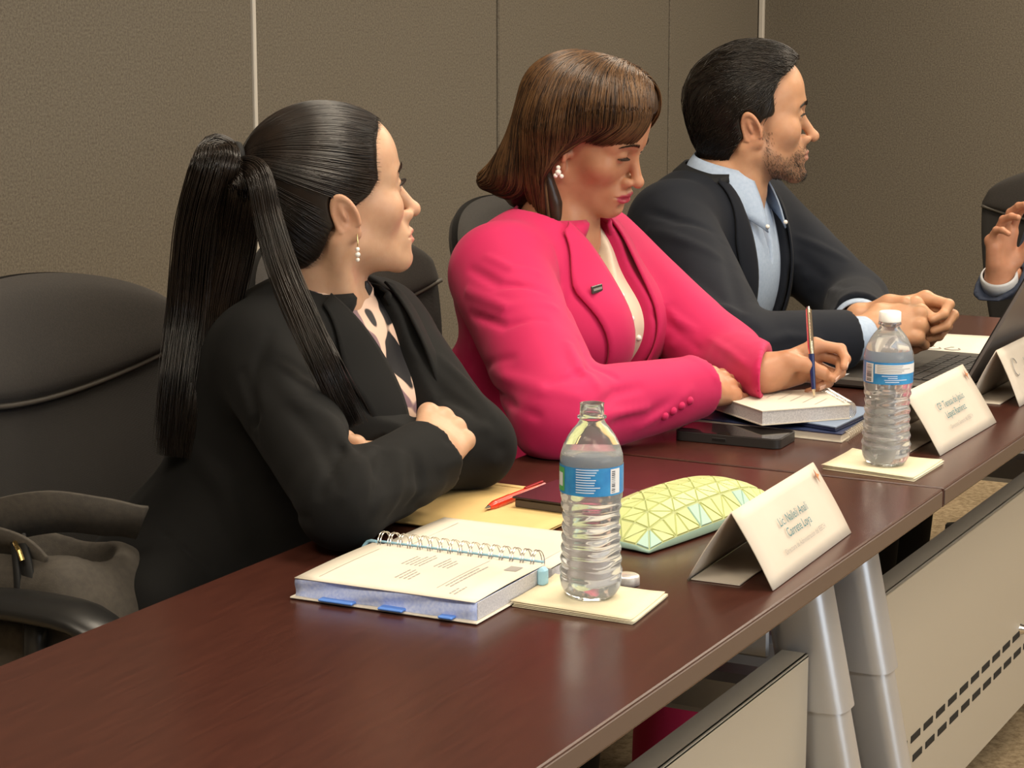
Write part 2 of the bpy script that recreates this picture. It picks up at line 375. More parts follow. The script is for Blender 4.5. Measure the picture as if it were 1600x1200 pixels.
# ================================================================== chairs
def chair_parts(t):
    # local: seat faces -Y, back plane at y=0, floor z=0
    yb = lambda x, z: 0.055*(np.abs(x)/0.25)**2*-1.0 + 0.05*((z-0.62)/0.38)**2*1.0
    zt, zb, wz = 1.005, 0.53, 0.262
    def halfw(z):
        z = np.asarray(z, float)
        up = wz*np.sqrt(np.clip(1-np.clip((z-0.90)/(zt-0.90), 0, 1)**2.3, 0, 1))
        return np.where(z > 0.90, up, wz-0.05*np.clip((0.90-z)/0.37, 0, 1)**1.6)
    def smile(u): return 0.848+0.050*np.abs(u)**2.0        # lower edge of the padded top
    # pad: grid in (u, v)
    nu, nv = 41, 15; u = np.linspace(-1, 1, nu)
    ztop = lambda u: 0.84+(zt-0.84)*(1-np.abs(u)**2.3)**(1/2.0) if False else None
    xs = u*wz*0.999
    zt_u = 0.90+(zt-0.90)*(np.clip(1-(np.abs(xs)/wz)**2, 0, 1))**(1/2.3)
    zl_u = np.minimum(smile(u), zt_u)
    front = np.zeros((nv, nu, 3)); back = np.zeros((nv, nu, 3))
    for i, v in enumerate(np.linspace(0, 1, nv)):
        z = zl_u+(zt_u-zl_u)*v; th = 0.020*(np.clip(1-(2*v-1)**4, 0, 1))**.5*np.clip((1-np.abs(u)**6), 0, 1)**.5
        y = yb(xs, z)
        front[i] = np.stack([xs, y-th-0.006, z], -1); back[i] = np.stack([xs, y+th*0.6+0.006, z], -1)
    v1, f1 = sheet(front); v2, f2 = sheet(back)
    rim = []
    meshobj('backrest_pad', np.concatenate([v1, v2]), np.concatenate([f1[:, ::-1][:, ::-1], f2[:, ::-1]+len(v1)]), 'chair_fabric', t)
    pp = np.stack([xs, yb(xs, zl_u)-0.010, zl_u], -1)
    MB().tube(pp, 0.0042, 8).obj('piping', 'piping', t, smooth=True)
    # mesh lower back
    nv2 = 20; g = np.zeros((nv2, nu, 3))
    for i, v in enumerate(np.linspace(0, 1, nv2)):
        z = zb+(zl_u-zb)*v; hw = halfw(z)
        x = u*hw; y = yb(x, z)-0.03*np.exp(-((z-0.66)/0.10)**2)*(1-np.abs(u)**2)
        g[i] = np.stack([x, y, z], -1)
    v_, f_ = sheet(g, 0.006); meshobj('mesh_back', v_, f_, 'chair_mesh', t)
    # seat
    n = 24; prof = []
    gs = []
    for k, (sc, z) in enumerate(((0.90, 0.435), (0.99, 0.445), (1.0, 0.465), (0.96, 0.485), (0.80, 0.492), (0.4, 0.490), (0.02, 0.488))):
        a = np.linspace(0, 2*pi, 40, endpoint=False)
        x = 0.25*np.sign(np.cos(a))*np.abs(np.cos(a))**.5*sc; y = -0.27+0.24*np.sign(np.sin(a))*np.abs(np.sin(a))**.5*sc
        gs.append(np.stack([x, y, np.full_like(a, z)], -1))
    v_, f_ = sheet(np.array(gs), 0, True); meshobj('seat', v_, f_, 'chair_fabric', t)
    MB().box((-0.06, -0.30, 0.40), (0.06, -0.03, 0.437), 0.01).obj('seat_plate', 'black_plastic', t)
    MB().tube(spline([(0, -0.05, 0.41), (0, 0.06, 0.42), (0, 0.075, 0.52), (0, 0.05, 0.66)], 12), 0.02, 10).obj('back_spine', 'black_plastic', t, smooth=True)
    MB().tube([(0, -0.25, 0.11), (0, -0.25, 0.41)], 0.025, 14).obj('gas_column', 'black_plastic', t)
    for s in (-1, 1):
        MB().tube(spline([(s*0.20, -0.22, 0.43), (s*0.26, -0.22, 0.45), (s*0.275, -0.20, 0.55), (s*0.272, -0.20, 0.655)], 14), 0.014, 10).obj('arm_post', 'black_plastic', t, smooth=True)
        gs = []
        for q in np.linspace(0, 1, 14):
            y = -0.06-0.27*q; r = 0.038*sqrt(max(0.02, 1-(2*q-1)**6)); z = 0.668-0.012*(2*q-1)**2-0.035*max(0, q-0.75)*2
            a = np.linspace(0, 2*pi, 16, endpoint=False)
            gs.append(np.stack([s*0.268+r*np.cos(a), np.full_like(a, y), z+0.016*np.sin(a)*min(1, r/0.03)], -1))
        v_, f_ = sheet(np.array(gs), 0, True); meshobj('armrest', v_, f_, 'black_plastic', t)
    for k in range(5):
        a = radians(18+72*k); e = (0.30*cos(a), -0.25+0.30*sin(a))
        lg = MB().tube([(0.02*cos(a), -0.25+0.02*sin(a), 0.105), (e[0]*0.6, -0.25+(e[1]+0.25)*0.6, 0.095), (e[0], e[1], 0.07)], [0.024, 0.019, 0.014], 8).obj('leg', 'black_plastic', t)
        MB().tube([(e[0]-0.02*sin(a), e[1]+0.02*cos(a), 0.03), (e[0]+0.02*sin(a), e[1]-0.02*cos(a), 0.03)], 0.03, 12).obj('caster', 'black_plastic', lg)
CG = 'mesh back office chairs'
ch = thing('office_chair', 'black mesh back office chair holding the dark bag at left', 'chair', (2.085, 1.765, 0), 0.0, CG); chair_parts(ch)
dup(ch, (2.765, 1.765, 0), 0.0, 'black mesh back chair between the black blazer and the pink blazer', CG)
dup(ch, (3.385, 1.775, 0), 0.0, 'black chair back showing left of the pink shoulder', CG)
dup(ch, (5.42, 1.20, -0.06), radians(-90), 'black office chair at the right edge behind the raised hand', CG, ('armrest', 'arm_post'))

# ================================================================== things on the tables
def text_mesh(body, size, name, m, parent, M, align='LEFT', xscale=1.0):
    cu = bpy.data.curves.new('t', 'FONT'); cu.body = body; cu.size = size; cu.align_x = align; cu.extrude = 0.0; cu.resolution_u = 3
    o = bpy.data.objects.new('t', cu); COL.objects.link(o); dg = bpy.context.evaluated_depsgraph_get(); dg.update()
    me = bpy.data.meshes.new_from_object(o.evaluated_get(dg)); bpy.data.objects.remove(o); bpy.data.curves.remove(cu)
    me.transform(Matrix.Scale(xscale, 4, (1, 0, 0))); me.transform(M); me.materials.clear(); me.materials.append(MT[m]); me.name = name
    return link(bpy.data.objects.new(name, me), parent)
def name_card(xl, xr, yf, yb_, h, lines, sub, label, rz=0.0, logo='orange_ink', extra=None):
    t = thing('name_card', label, 'name card', (xl, yf, TOP), rz, 'folded paper name cards'); L = xr-xl; D = yb_-yf
    ap = np.array([0, D/2, h])
    th = 0.0012
    for nm, y0 in (('front_panel', 0.0), ('back_panel', D)):
        g = np.zeros((8, 9, 3))
        for i, v in enumerate(np.linspace(0, 1, 8)):
            for j, u in enumerate(np.linspace(0, 1, 9)):
                g[i, j] = (L*u, y0+(D/2-y0)*v, 0.0008+h*v)
                g[i, j, 1] += (0.002*sin(pi*v)*(1 if y0 > 0 else -1))*(0.6+0.4*cos(5*u))
        v_, f_ = sheet(g, th); meshobj(nm, v_, f_, 'card', t)
    n_in = unit(V(0, -h, D/2)); ev = unit(V(0, D/2, h)); pl = sqrt(h*h+D*D/4)
    # turned-in flap at the foot of the back panel
    MB().box((0.004, D*0.40, 0.0006), (L-0.004, D*0.97, 0.0018)).obj('foot_flap', 'card', t)
    def M(u, v): 
        p = V(u, 0, 0.0008)+ev*v+n_in*0.0042
        return Matrix(((1, ev[0], n_in[0], p[0]), (0, ev[1], n_in[1], p[1]), (0, ev[2], n_in[2], p[2]), (0, 0, 0, 1)))
    for i, s in enumerate(lines): text_mesh(s, 0.0145, 'name_line', 'teal_ink', t, M(L*0.5, pl*(0.555-0.155*i)), 'CENTER', 1.02)
    if sub: text_mesh(sub, 0.0085, 'title_line', 'pale_ink', t, M(L*0.5, pl*0.245), 'CENTER', 1.0)
    st = [(0.0085*(1 if k % 2 == 0 else 0.38)*cos(pi/2+k*pi/4.0), 0.0085*(1 if k % 2 == 0 else 0.38)*sin(pi/2+k*pi/4.0)) for k in range(8)]
    mm = np.array(M(L*0.925, pl*0.84)); o = mm[:3, 3]
    MB().prism(st[:5]+[(0, 0)], o, mm[:3, 0], mm[:3, 1], mm[:3, 2], 0.0002).obj('emblem', 'brown_ink', t)
    MB().prism([(0, 0)]+st[4:]+[st[0]], o, mm[:3, 0], mm[:3, 1], mm[:3, 2], 0.0002).obj('emblem', 'orange_ink', t)
    return t, M, L, pl
name_card(2.030, 2.306, 0.757, 0.853, 0.079, ['Lic. Nalleli Anali', 'Carrete Loya'], 'Directora de Administración del IEECH',
          'white folded name card on the near table beside the green pouch', 0.03)
name_card(2.772, 3.040, 0.797, 0.905, 0.082, ['CP. Teresa de Jesús', 'López Ramírez'], 'Directora General del IEECH',
          'white folded name card on the far table beside the capped bottle', -0.02)
t, M, L, pl = name_card(3.178, 3.44, 0.793, 0.872, 0.084, [], '', 'white folded name card at the right edge in front of the laptop', -0.02)
text_mesh('Lic.', 0.0145, 'name_line', 'teal_ink', t, M(L*0.40, pl*0.60), 'CENTER', 1.0)
rg = MB(); 
for k in range(1):
    mm = np.array(M(L*0.17, pl*0.62)); rg.tube([mm[:3, 3]+mm[:3, 0]*0.011*cos(a)*(1+.2*sin(2*a))+mm[:3, 1]*0.014*sin(a) for a in np.linspace(0.3, 5.2, 22)], 0.0009, 5)
rg.obj('emblem', 'grey_ink', t)

# ---- planner
def rot2(p, c, a): ca, sa = cos(a), sin(a); d = np.array(p)-c; return c+np.array([ca*d[0]-sa*d[1], sa*d[0]+ca*d[1]])
t = thing('spiral_planner', 'open white spiral planner with blue page edges on the near table', 'planner', (1.945, 1.085, TOP), radians(1.5))
HW = 0.105                                             # half width along y
MB().box((-0.172, -HW-0.004, 0.0008), (-0.006, HW+0.004, 0.0030), 0.001).obj('back_cover', 'paper', t)
MB().box((0.008, -HW-0.004, 0.0008), (0.168, HW+0.004, 0.0030), 0.001).obj('front_cover', 'paper', t)
def page_block(name, x0, x1, h, nm_edge, wav):
    n = 13; xs_ = np.linspace(x0, x1, n)
    G = []
    for z in np.linspace(0.0032, h, 7):
        ring = []
        for yy in np.linspace(-HW, HW, 25): ring.append((x0 + wav*0.0016*sin(yy*55+z*300)+0.06*(z-h)*(1 if x0 < 0 else 0), yy, z))
        for xx in xs_[1:]: ring.append((xx, HW, z))
        for yy in np.linspace(HW, -HW, 25)[1:]: ring.append((x1, yy, z))
        for xx in xs_[::-1][1:-1]: ring.append((xx, -HW, z))
        G.append(ring)
    v_, f_ = sheet(np.array(G), 0, True); return meshobj(name, v_, f_[:, ::-1], nm_edge, t, smooth=False)
page_block('page_stack', -0.166, -0.012, 0.0215, 'page_blue', 1.0)
page_block('page_stack', 0.012, 0.160, 0.0135, 'page_edge', 0.3)
def top_page(x0, x1, z0, z1):
    g = np.zeros((9, 13, 3))
    for i, v in enumerate(np.linspace(0, 1, 9)):
        for j, u in enumerate(np.linspace(0, 1, 13)):
            g[i, j] = (x0+(x1-x0)*u, -HW+2*HW*v, z0+(z1-z0)*u+0.0012*sin(pi*u))
    v_, f_ = sheet(g, 0.0007); return meshobj('top_page', v_, f_, 'paper', t)
top_page(-0.168, -0.006, 0.0222, 0.0222); top_page(0.007, 0.162, 0.0146, 0.0140)
# page side bands facing the bottle
MB().box((-0.164, -HW-0.0009, 0.0034), (-0.014, -HW-0.0002, 0.0212)).obj('page_side', 'page_edge', t)
for yy, w in ((0.052, 0.020), (-0.012, 0.014), (-0.075, 0.008)):
    MB().box((-0.177, yy-w, 0.0034), (-0.160, yy+w, 0.0062), 0.001).obj('index_tab', 'blue_tab', t)
for i in range(16):
    y = HW-0.012-i*0.0124; w = MB()
    for d in (-0.0016, 0.0016):
        a = np.linspace(-0.35, pi+0.5, 22)
        w.tube([(0.0135*cos(q)+0.0008, y+d+0.0015*sin(q), 0.0205+0.0140*sin(q)) for q in a], 0.00062, 5)
    w.obj('wire_ring', 'wire', t)
MB().tube([(-0.001, HW-0.006, 0.0235), (-0.001, -HW+0.004, 0.0235)], 0.0014, 6).obj('spine_rod', 'pale_blue', t)
MB().box((-0.030, -HW-0.010, 0.004), (-0.016, -HW-0.0005, 0.024), 0.003).obj('elastic_band', 'pale_blue', t)
MB().tube(spline([(0.0, HW-0.002, 0.022), (0.004, HW+0.012, 0.02), (-0.004, HW+0.018, 0.008), (-0.02, HW+0.017, 0.003)], 10), 0.002, 6).obj('ribbon_marker', 'pale_blue', t)
pr = MB(); rr = random.Random(3)
def stroke(x, y0, y1, w=0.0009, z=0.0240):              # print runs along the near page
    pr.box((x-w/2, min(y0, y1), z), (x+w/2, max(y0, y1), z+0.0001))
def zz(x): return 0.0222+0.0012*sin(pi*(x+0.168)/0.162)+0.0006
def para(x0, x1, y0, n, lmin, lmax):
    for k in range(n):
        y = y0-k*0.0052; x = x0
        ln = x0+(x1-x0)*rr.uniform(lmin, lmax)
        while x < ln:
            w = rr.uniform(0.003, 0.009); z = zz(x+w/2); pr.box((x, y-0.0008, z), (min(x+w, x1), y+0.0008, z+0.0001)); x += w+0.0018
para(-0.075, -0.025, 0.030, 5, 0.6, 1.0); para(-0.125, -0.090, 0.010, 4, 0.5, 1.0); para(-0.070, -0.030, -0.006, 4, 0.5, 1.0)
para(-0.13, -0.02, -0.052, 2, 0.6, 0.95); para(-0.152, -0.125, -0.068, 2, 0.6, 1)
for y, x0, x1 in ((0.083, -0.155, -0.03), (-0.047, -0.14, -0.02)):
    for k in range(8):
        xa = x0+(x1-x0)*k/8; xb = x0+(x1-x0)*(k+1)/8; z = zz((xa+xb)/2); pr.box((xa, y-0.0003, z), (xb, y+0.0003, z+0.0001))
pr.obj('printed_text', 'pale_ink', t)
pr = MB()
for y in (0.075, -0.085): pr.box((0.03, y-0.0003, 0.0158), (0.14, y+0.0003, 0.0160))
pr.obj('ruled_line', 'grey_ink', t)
MB().box((-0.050, -0.092, 0.0238), (-0.032, -0.078, 0.02395)).obj('printed_block', 'pale_ink', t)

# ---- manila folder, dark book under it, pens, cover
t = thing('manila_folder', 'yellow manila folder under the red pen and crossed arms', 'folder', (2.21, 1.18, TOP), radians(-2))
g = np.zeros((10, 12, 3))
for i, v in enumerate(np.linspace(0, 1, 10)):
    for j, u in enumerate(np.linspace(0, 1, 12)):
        g[i, j] = (-0.115+0.235*u, -0.105+0.225*v, 0.0016+0.0012*sin(2.6*u+1.2*v)**2)
g2 = g[:, :10].copy(); g2[..., 2] += 0.0022; g2[..., 0] -= 0.004
v_, f_ = sheet(g, 0.0008); meshobj('lower_flap', v_, f_, 'folder', t)
v_, f_ = sheet(g2, 0.0008); meshobj('upper_flap', v_, f_, 'folder', t)
MB().box((0.115, 0.02, 0.002), (0.126, 0.09, 0.0028)).obj('tab', 'folder', t)
t = thing('red_pen', 'red retractable ballpoint pen lying on the manila folder', 'pen', (2.262, 1.180, TOP+0.0092), radians(-2))
MB().tube([(-0.070, 0, 0), (-0.058, 0, 0), (-0.02, 0, 0), (0.03, 0, 0), (0.052, 0, 0)], [0.003, 0.0054, 0.0056, 0.0052, 0.0045], 14).obj('barrel', 'red_pen', t)
MB().tube([(-0.079, 0, 0), (-0.070, 0, 0)], [0.0008, 0.0028], 10).obj('tip', 'chrome', t)
MB().tube([(0.052, 0, 0), (0.068, 0, 0)], [0.0045, 0.0036], 10).obj('plunger', 'dark_red', t)
MB().box((0.018, -0.002, 0.0048), (0.064, 0.002, 0.0068), 0.0008).obj('clip', 'dark_red', t)
MB().tube([(-0.02, 0, 0), (-0.055, 0, 0)], [0.0060, 0.0058], 14).obj('grip', 'red_pen', t)
t = thing('dark_notebook', 'slim dark glossy notebook lying behind the uncapped bottle', 'notebook', (2.268, 1.072, TOP+0.004), radians(-3))
MB().box((-0.052, -0.033, 0.0005), (0.052, 0.088, 0.0125), 0.002).obj('pages', 'cover_edge', t)
MB().box((-0.055, -0.036, 0.0125), (0.055, 0.090, 0.0150), 0.001).obj('cover', 'leather', t)
MB().box((-0.055, -0.036, -0.0020), (0.055, 0.090, 0.0006), 0.001).obj('cover', 'leather', t)
MB().box((0.0, -0.050, 0.002), (0.05, -0.030, 0.016), 0.004).obj('pen_loop', 'black_plastic', t)

# ---- napkins
def napkin(c4, label):
    c4 = np.array(c4); ce = c4.mean(0); t = thing('paper_napkin', label, 'napkin', (ce[0], ce[1], TOP), 0, 'folded paper napkins')
    for k in range(4):
        g = np.zeros((9, 9, 3)); sft = RNG.normal(0, 0.0016, 2)
        for i, v in enumerate(np.linspace(0, 1, 9)):
            for j, u in enumerate(np.linspace(0, 1, 9)):
                p = (1-u)*(1-v)*c4[0]+u*(1-v)*c4[1]+u*v*c4[2]+(1-u)*v*c4[3]
                rise = 0.0035*max(0, (abs(2*u-1)**4+abs(2*v-1)**4)/2)*(k/3)
                g[i, j] = (p[0]-ce[0]+sft[0], p[1]-ce[1]+sft[1], 0.0008+0.0011*k+rise*(0.6+0.4*sin(4*u+2*v)))
        v_, f_ = sheet(g, 0.0009); meshobj('ply', v_, f_, 'napkin', t)
napkin([(1.852, 0.972), (1.850, 0.836), (1.957, 0.846), (1.962, 0.976)], 'folded cream napkin under the uncapped water bottle')
napkin([(2.620, 0.912), (2.603, 0.782), (2.728, 0.780), (2.735, 0.908)], 'folded cream napkin under the capped water bottle')

# ---- bottles
def bottle(x, y, rz, label, capped, fill, kind):
    t = thing('water_bottle', label, 'bottle', (x, y, TOP+0.0052), rz, 'half-litre water bottles')
    R = 0.0322
    def rad(z):
        zs = [0, 0.003, 0.010, 0.020, 0.060, 0.085, 0.108, 0.112, 0.140, 0.144, 0.150, 0.160, 0.169, 0.176, 0.181, 0.185]
        rs = [0.022, 0.027, 0.0305, R, 0.0300, 0.0292, 0.0318, R, R, 0.0326, 0.0318, 0.0285, 0.0240, 0.0190, 0.0145, 0.0126]
        return np.interp(z, zs, rs)
    def fn(r, z, ph):
        if 0.016 < z < 0.108:
            k = min(1, (z-0.016)/0.01, (0.108-z)/0.008)
            return r+k*0.00085*sin(2*pi*z/0.0118+0.9*sin(2*ph+z*40)+0.4*sin(5*ph))
        if z <= 0.012: return r*(1-0.05*(0.5+0.5*cos(5*ph))*(1-z/0.012))
        return r
    zz_ = np.r_[np.linspace(0, 0.02, 8), np.linspace(0.022, 0.108, 70), np.linspace(0.11, 0.185, 30)]
    prof = [(0.004, 0.006), (0.014, 0.004)]+[(rad(z), z) for z in zz_]+[(0.0125, 0.1865), (0.0150, 0.1870), (0.0150, 0.1890), (0.0125, 0.1895), (0.0122, 0.2010), (0.0128, 0.2020), (0.0108, 0.2022), (0.0104, 0.188)]
    MB().lathe(prof, n=64, fn=fn).obj('shell', 'pet', t, smooth=True)
    wz = np.linspace(0.004, fill, 60)
    prof = [(0.0005, 0.0068), (0.014, 0.0052)]+[(rad(z)-0.0008, z) for z in wz]+[(rad(fill)*0.985-0.001, fill+0.0006), (0.0005, fill)]
    MB().lathe(prof, n=64, fn=lambda r, z, ph: fn(r, z, ph) if z < fill-0.001 and r > 0.02 else r).obj('water', 'water', t, smooth=True)
    lab = MB().lathe([(R+0.0005, 0.1115), (R+0.0006, 0.126), (R+0.0005, 0.1405)], n=72)
    lo = lab.obj('label', 'label_blue', t, smooth=True)
    def patch(m, a0, a1, z0, z1, name, lift=0.0003):
        n = max(2, int((a1-a0)/0.06)+1); A = np.linspace(a0, a1, n); r = R+0.0006+lift
        g = np.array([[(r*cos(a), r*sin(a), z) for a in A] for z in (z0, (z0+z1)/2, z1)])
        v_, f_ = sheet(g); return v_, f_, m, name
    def join(ps):
        m, name = ps[0][2], ps[0][3]; V_ = []; F_ = []; o = 0
        for v_, f_, _, _ in ps: V_.append(v_); F_.append(f_+o); o += len(v_)
        meshobj(name, np.concatenate(V_), np.concatenate(F_), m, lo)
    rr = random.Random(11)
    if kind == 1:
        ps = [patch('label_ink', a, a+w, z, z+0.0011, 'print') for z in np.arange(0.1150, 0.1385, 0.0026) for a, w in [(-0.50, rr.uniform(0.4, 0.8))]]
        join(ps); join([patch('label_white', 0.62, 1.02, 0.1135, 0.1390, 'barcode_field')])
        join([patch('black_ink', 0.66+rr.uniform(0, .005), 0.80, z, z+rr.uniform(.0004, .0012), 'barcode', 0.0006) for z in np.arange(0.115, 0.137, 0.0019)])
        join([patch('label_green', -1.45, -0.98, 0.1140, 0.1385, 'green_mark')]); join([patch('label_white', -1.36, -1.06, 0.119, 0.133, 'round_mark', 0.0006)])
    else:
        join([patch('label_white', -0.55, 1.6, 0.1255, 0.1378, 'white_field')])
        join([patch('grey_ink', -0.45, -0.45+rr.uniform(0.6, 1.5), z, z+0.0007, 'print', 0.0006) for z in np.arange(0.1272, 0.137, 0.0022)])
        join([patch('label_ink', -0.4+rr.uniform(0, .5), 0.3+rr.uniform(0, .8), z, z+0.0010, 'print', 0.0005) for z in np.arange(0.1145, 0.1245, 0.0026)])
        join([patch('label_white', -1.05, -0.62, 0.1135, 0.1385, 'barcode_field')])
        join([patch('black_ink', -0.98, -0.70, z, z+rr.uniform(.0004, .0012), 'barcode', 0.0006) for z in np.arange(0.115, 0.137, 0.0019)])
    if capped:
        MB().lathe([(0.0005, 0.2045), (0.0125, 0.2045), (0.0142, 0.2035), (0.0145, 0.192), (0.0146, 0.1905), (0.0128, 0.1903)], n=60,
                   fn=lambda r, z, ph: r+(0.00025*cos(30*ph) if 0.192 <= z <= 0.2036 and r > .013 else 0)).obj('cap', 'cap', t, smooth=True)
camdir = atan2(-0.925, -1.94)
bottle(1.912, 0.912, camdir+0.0, 'clear water bottle without its cap on the near napkin', False, 0.150, 1)
bottle(2.672, 0.842, atan2(-0.84, -2.67), 'clear water bottle with white cap on the far napkin', True, 0.172, 2)
t = thing('bottle_cap', 'small clear bottle cap lying beside the uncapped bottle', 'bottle cap', (1.984, 0.905, TOP), 0)
MB().lathe([(0.0005, 0.0108), (0.0125, 0.0108), (0.0142, 0.0098), (0.0146, 0.0005), (0.0128, 0.0005), (0.0126, 0.009), (0.0005, 0.0092)], n=48,
           fn=lambda r, z, ph: r+(0.0002*cos(30*ph) if r > .014 else 0)).obj('cap_shell', 'clear_cap', t, smooth=True)

# ---- quilted pouch: a soft case covered with raised triangles
t = thing('quilted_pouch', 'pale green pouch of raised triangles behind the near name card', 'pouch', (2.265, 0.965, TOP), radians(-9))
LX, LY = 0.150, 0.062
def ph_(u, v): return 0.004+0.040*max(0.0, (1-abs(u)**2.6))**.6*max(0.0, 1-abs(v)**2.4)**.6
cols, rows = 12, 6; up_, side_ = MB(), MB(); tri = 0
def pp_(i, j):
    u = -1+2*i/cols; v = -1+2*j/rows
    vv = v*(1-0.22*max(0, u)**2-0.10*max(0, -u)**2); return np.array([LX*u, LY*vv, ph_(u*0.985, v*0.97)])
for i in range(cols):
    for j in range(rows):
        a, b_, c, d = pp_(i, j), pp_(i+1, j), pp_(i+1, j+1), pp_(i, j+1)
        tris = ((a, b_, c), (a, c, d)) if (i+j) % 2 == 0 else ((a, b_, d), (b_, c, d))
        for T in tris:
            T = np.array(T); ce = T.mean(0); n = np.cross(T[1]-T[0], T[2]-T[0]); n = n/np.linalg.norm(n)
            if n[2] < 0: n = -n; T = T[[0, 2, 1]]
            inn = ce+(T-ce)*0.90; up = inn+n*0.0005; topc = ce+(T-ce)*0.80+n*0.0016
            m = MB().add(list(inn)+list(topc), [(3, 4, 5), (0, 1, 4, 3), (1, 2, 5, 4), (2, 0, 3, 5)])
            m.obj('facet', 'pouch' if (j > 0 and i > 0) or (i+j) % 4 else 'pouch_edge', t)
gs = np.array([[pp_(i, j) for i in range(cols+1)] for j in range(rows+1)]); v_, f_ = sheet(gs); gb = gs.copy(); gb[..., 2] = 0.001+0.12*gs[..., 2]; v2, f2 = sheet(gb)
ring = [(0, i) for i in range(cols)]+[(j, cols) for j in range(rows)]+[(rows, i) for i in range(cols, 0, -1)]+[(j, 0) for j in range(rows, 0, -1)]
gr = np.array([[gs[j, i] for j, i in ring], [gb[j, i]*0.7+gs[j, i]*0.3 for j, i in ring], [gb[j, i] for j, i in ring]]); gr[1, :, :2] *= 1.02; v3, f3 = sheet(gr, 0, True)
meshobj('cover', v_, f_, 'pouch_crease', t); meshobj('body', np.concatenate([v2, v3]), np.concatenate([f2[:, ::-1], f3[:, ::-1]+len(v2)]), 'pouch_edge', t)
MB().tube([(-0.02, LY+0.002, 0.02), (0.004, LY+0.004, 0.022)], 0.003, 8).obj('zip_pull', 'gold', t)

# ---- phone
t = thing('smartphone', 'black smartphone lying on the table beside the pink sleeve', 'phone', (2.745, 1.085, TOP), radians(-88))
def rrect(hx, hy, r, n=6):
    p = []
    for (cx, cy, a0) in ((hx-r, hy-r, 0), (-hx+r, hy-r, pi/2), (-hx+r, -hy+r, pi), (hx-r, -hy+r, 1.5*pi)):
        p += [(cx+r*cos(a0+k*pi/2/n), cy+r*sin(a0+k*pi/2/n)) for k in range(n+1)]
    return p
MB().prism(rrect(0.078, 0.039, 0.012), (0, 0, 0.001), (1, 0, 0), (0, 1, 0), (0, 0, 1), 0.0125).obj('case', 'phone_side', t)
MB().prism(rrect(0.0755, 0.0365, 0.010), (0, 0, 0.0136), (1, 0, 0), (0, 1, 0), (0, 0, 1), 0.0006).obj('screen', 'glass_black', t)
MB().box((-0.02, -0.0398, 0.005), (0.0, -0.0388, 0.009), 0.0003).obj('side_button', 'black_plastic', t)

# ---- notebooks under the pink sleeve
def flat_book(name, label, quad, z0, h, mats, cat='notebook'):
    q = np.array(quad); ce = q.mean(0); t = thing(name, label, cat, (ce[0], ce[1], z0)); q = q-ce
    if len(mats) == 1 or h < 0.006:
        MB().prism([tuple(p) for p in q], (0, 0, 0), (1, 0, 0), (0, 1, 0), (0, 0, 1), h).obj('cover', mats[0], t)
    else:
        MB().prism([tuple(p) for p in q], (0, 0, 0), (1, 0, 0), (0, 1, 0), (0, 0, 1), 0.0015).obj('back_cover', mats[1], t)
        MB().prism([tuple(p*0.985) for p in q], (0, 0, 0.0015), (1, 0, 0), (0, 1, 0), (0, 0, 1), h-0.003).obj('page_stack', mats[2], t)
        MB().prism([tuple(p) for p in q], (0, 0, h-0.0015), (1, 0, 0), (0, 1, 0), (0, 0, 1), 0.0015).obj('top_sheet', mats[0], t)
    return t, q
def coil(t, a, b, n, z, r):
    a = np.array(a); b = np.array(b); side = unit(np.array([-(b-a)[1], (b-a)[0]]))
    for i in range(n):
        p = a+(b-a)*(i+0.5)/n; w = MB()
        w.tube([(p[0]+side[0]*r*cos(q), p[1]+side[1]*r*cos(q), z+r*1.15*sin(q)) for q in np.linspace(0, 2*pi, 14)], 0.0008, 5)
        w.obj('wire_ring', 'wire', t)
t, q = flat_book('steno_notebook', 'navy covered spiral notebook at the bottom of the stack', [(2.795, 0.945), (3.005, 0.955), (3.02, 1.228), (2.812, 1.225)], TOP+0.0005, 0.0125, ['navy_cover', 'paper', 'paper'])
coil(t, q[0]+[0.012, -0.001], q[1]+[-0.01, -0.001], 22, 0.0064, 0.0060)
t, q = flat_book('blue_folder', 'thin grey blue folder between the stacked notebooks', [(2.803, 0.957), (2.96, 0.951), (3.02, 1.16), (2.875, 1.19)], TOP+0.0142, 0.0062, ['blue_cover', 'navy_cover', 'navy_cover'])
t, q = flat_book('writing_pad', 'thick white spiral writing pad under the writing hand', [(2.762, 1.052), (2.868, 0.958), (2.972, 1.035), (2.850, 1.165)], TOP+0.0208, 0.0212, ['paper', 'paper', 'page_edge'])
coil(t, q[1]+[0.006, 0.004], q[2]+[-0.006, -0.004], 18, 0.011, 0.0115)
pr = MB(); 
for k in range(5): pr.box((-0.02+0.004*k, -0.05+0.02*k, 0.0216), (0.03+0.006*k, -0.049+0.02*k, 0.0217))
pr.obj('handwriting', 'pale_ink', t)

# ---- laptop
t = thing('laptop', 'dark grey open laptop on the far table beside the clasped hands', 'laptop', (3.20, 0.887, TOP+0.001), radians(-2))
Wd, Dp = 0.335, 0.232
MB().box((0, 0, 0.002), (Wd, Dp, 0.018), 0.004).obj('base', 'laptop', t)
kb = MB().box((0.03, 0.018, 0.0178), (Wd-0.03, 0.125, 0.0184), 0.0003).obj('keyboard_well', 'black_plastic', t)
for r in range(5):
    for c in range(13):
        x = 0.034+c*0.0205+(r*0.004 if r else 0)*0; y = 0.022+(4-r)*0.0202
        MB().box((x, y, 0.0184), (x+0.0172, y+0.0168, 0.0200), 0.0007).obj('key', 'key', kb)
MB().box((0.115, 0.140, 0.0179), (0.22, 0.212, 0.0183), 0.0002).obj('trackpad', 'laptop', t)
MB().box((0.012, 0.20, 0.0179), (0.032, 0.213, 0.0184), 0.0002).obj('sticker', 'label_white', t)
la = radians(118); lx = V(1, 0, 0); lv = V(0, cos(la), sin(la)); lv = V(0, -abs(cos(la)), sin(la)); ln = np.cross(lx, lv)
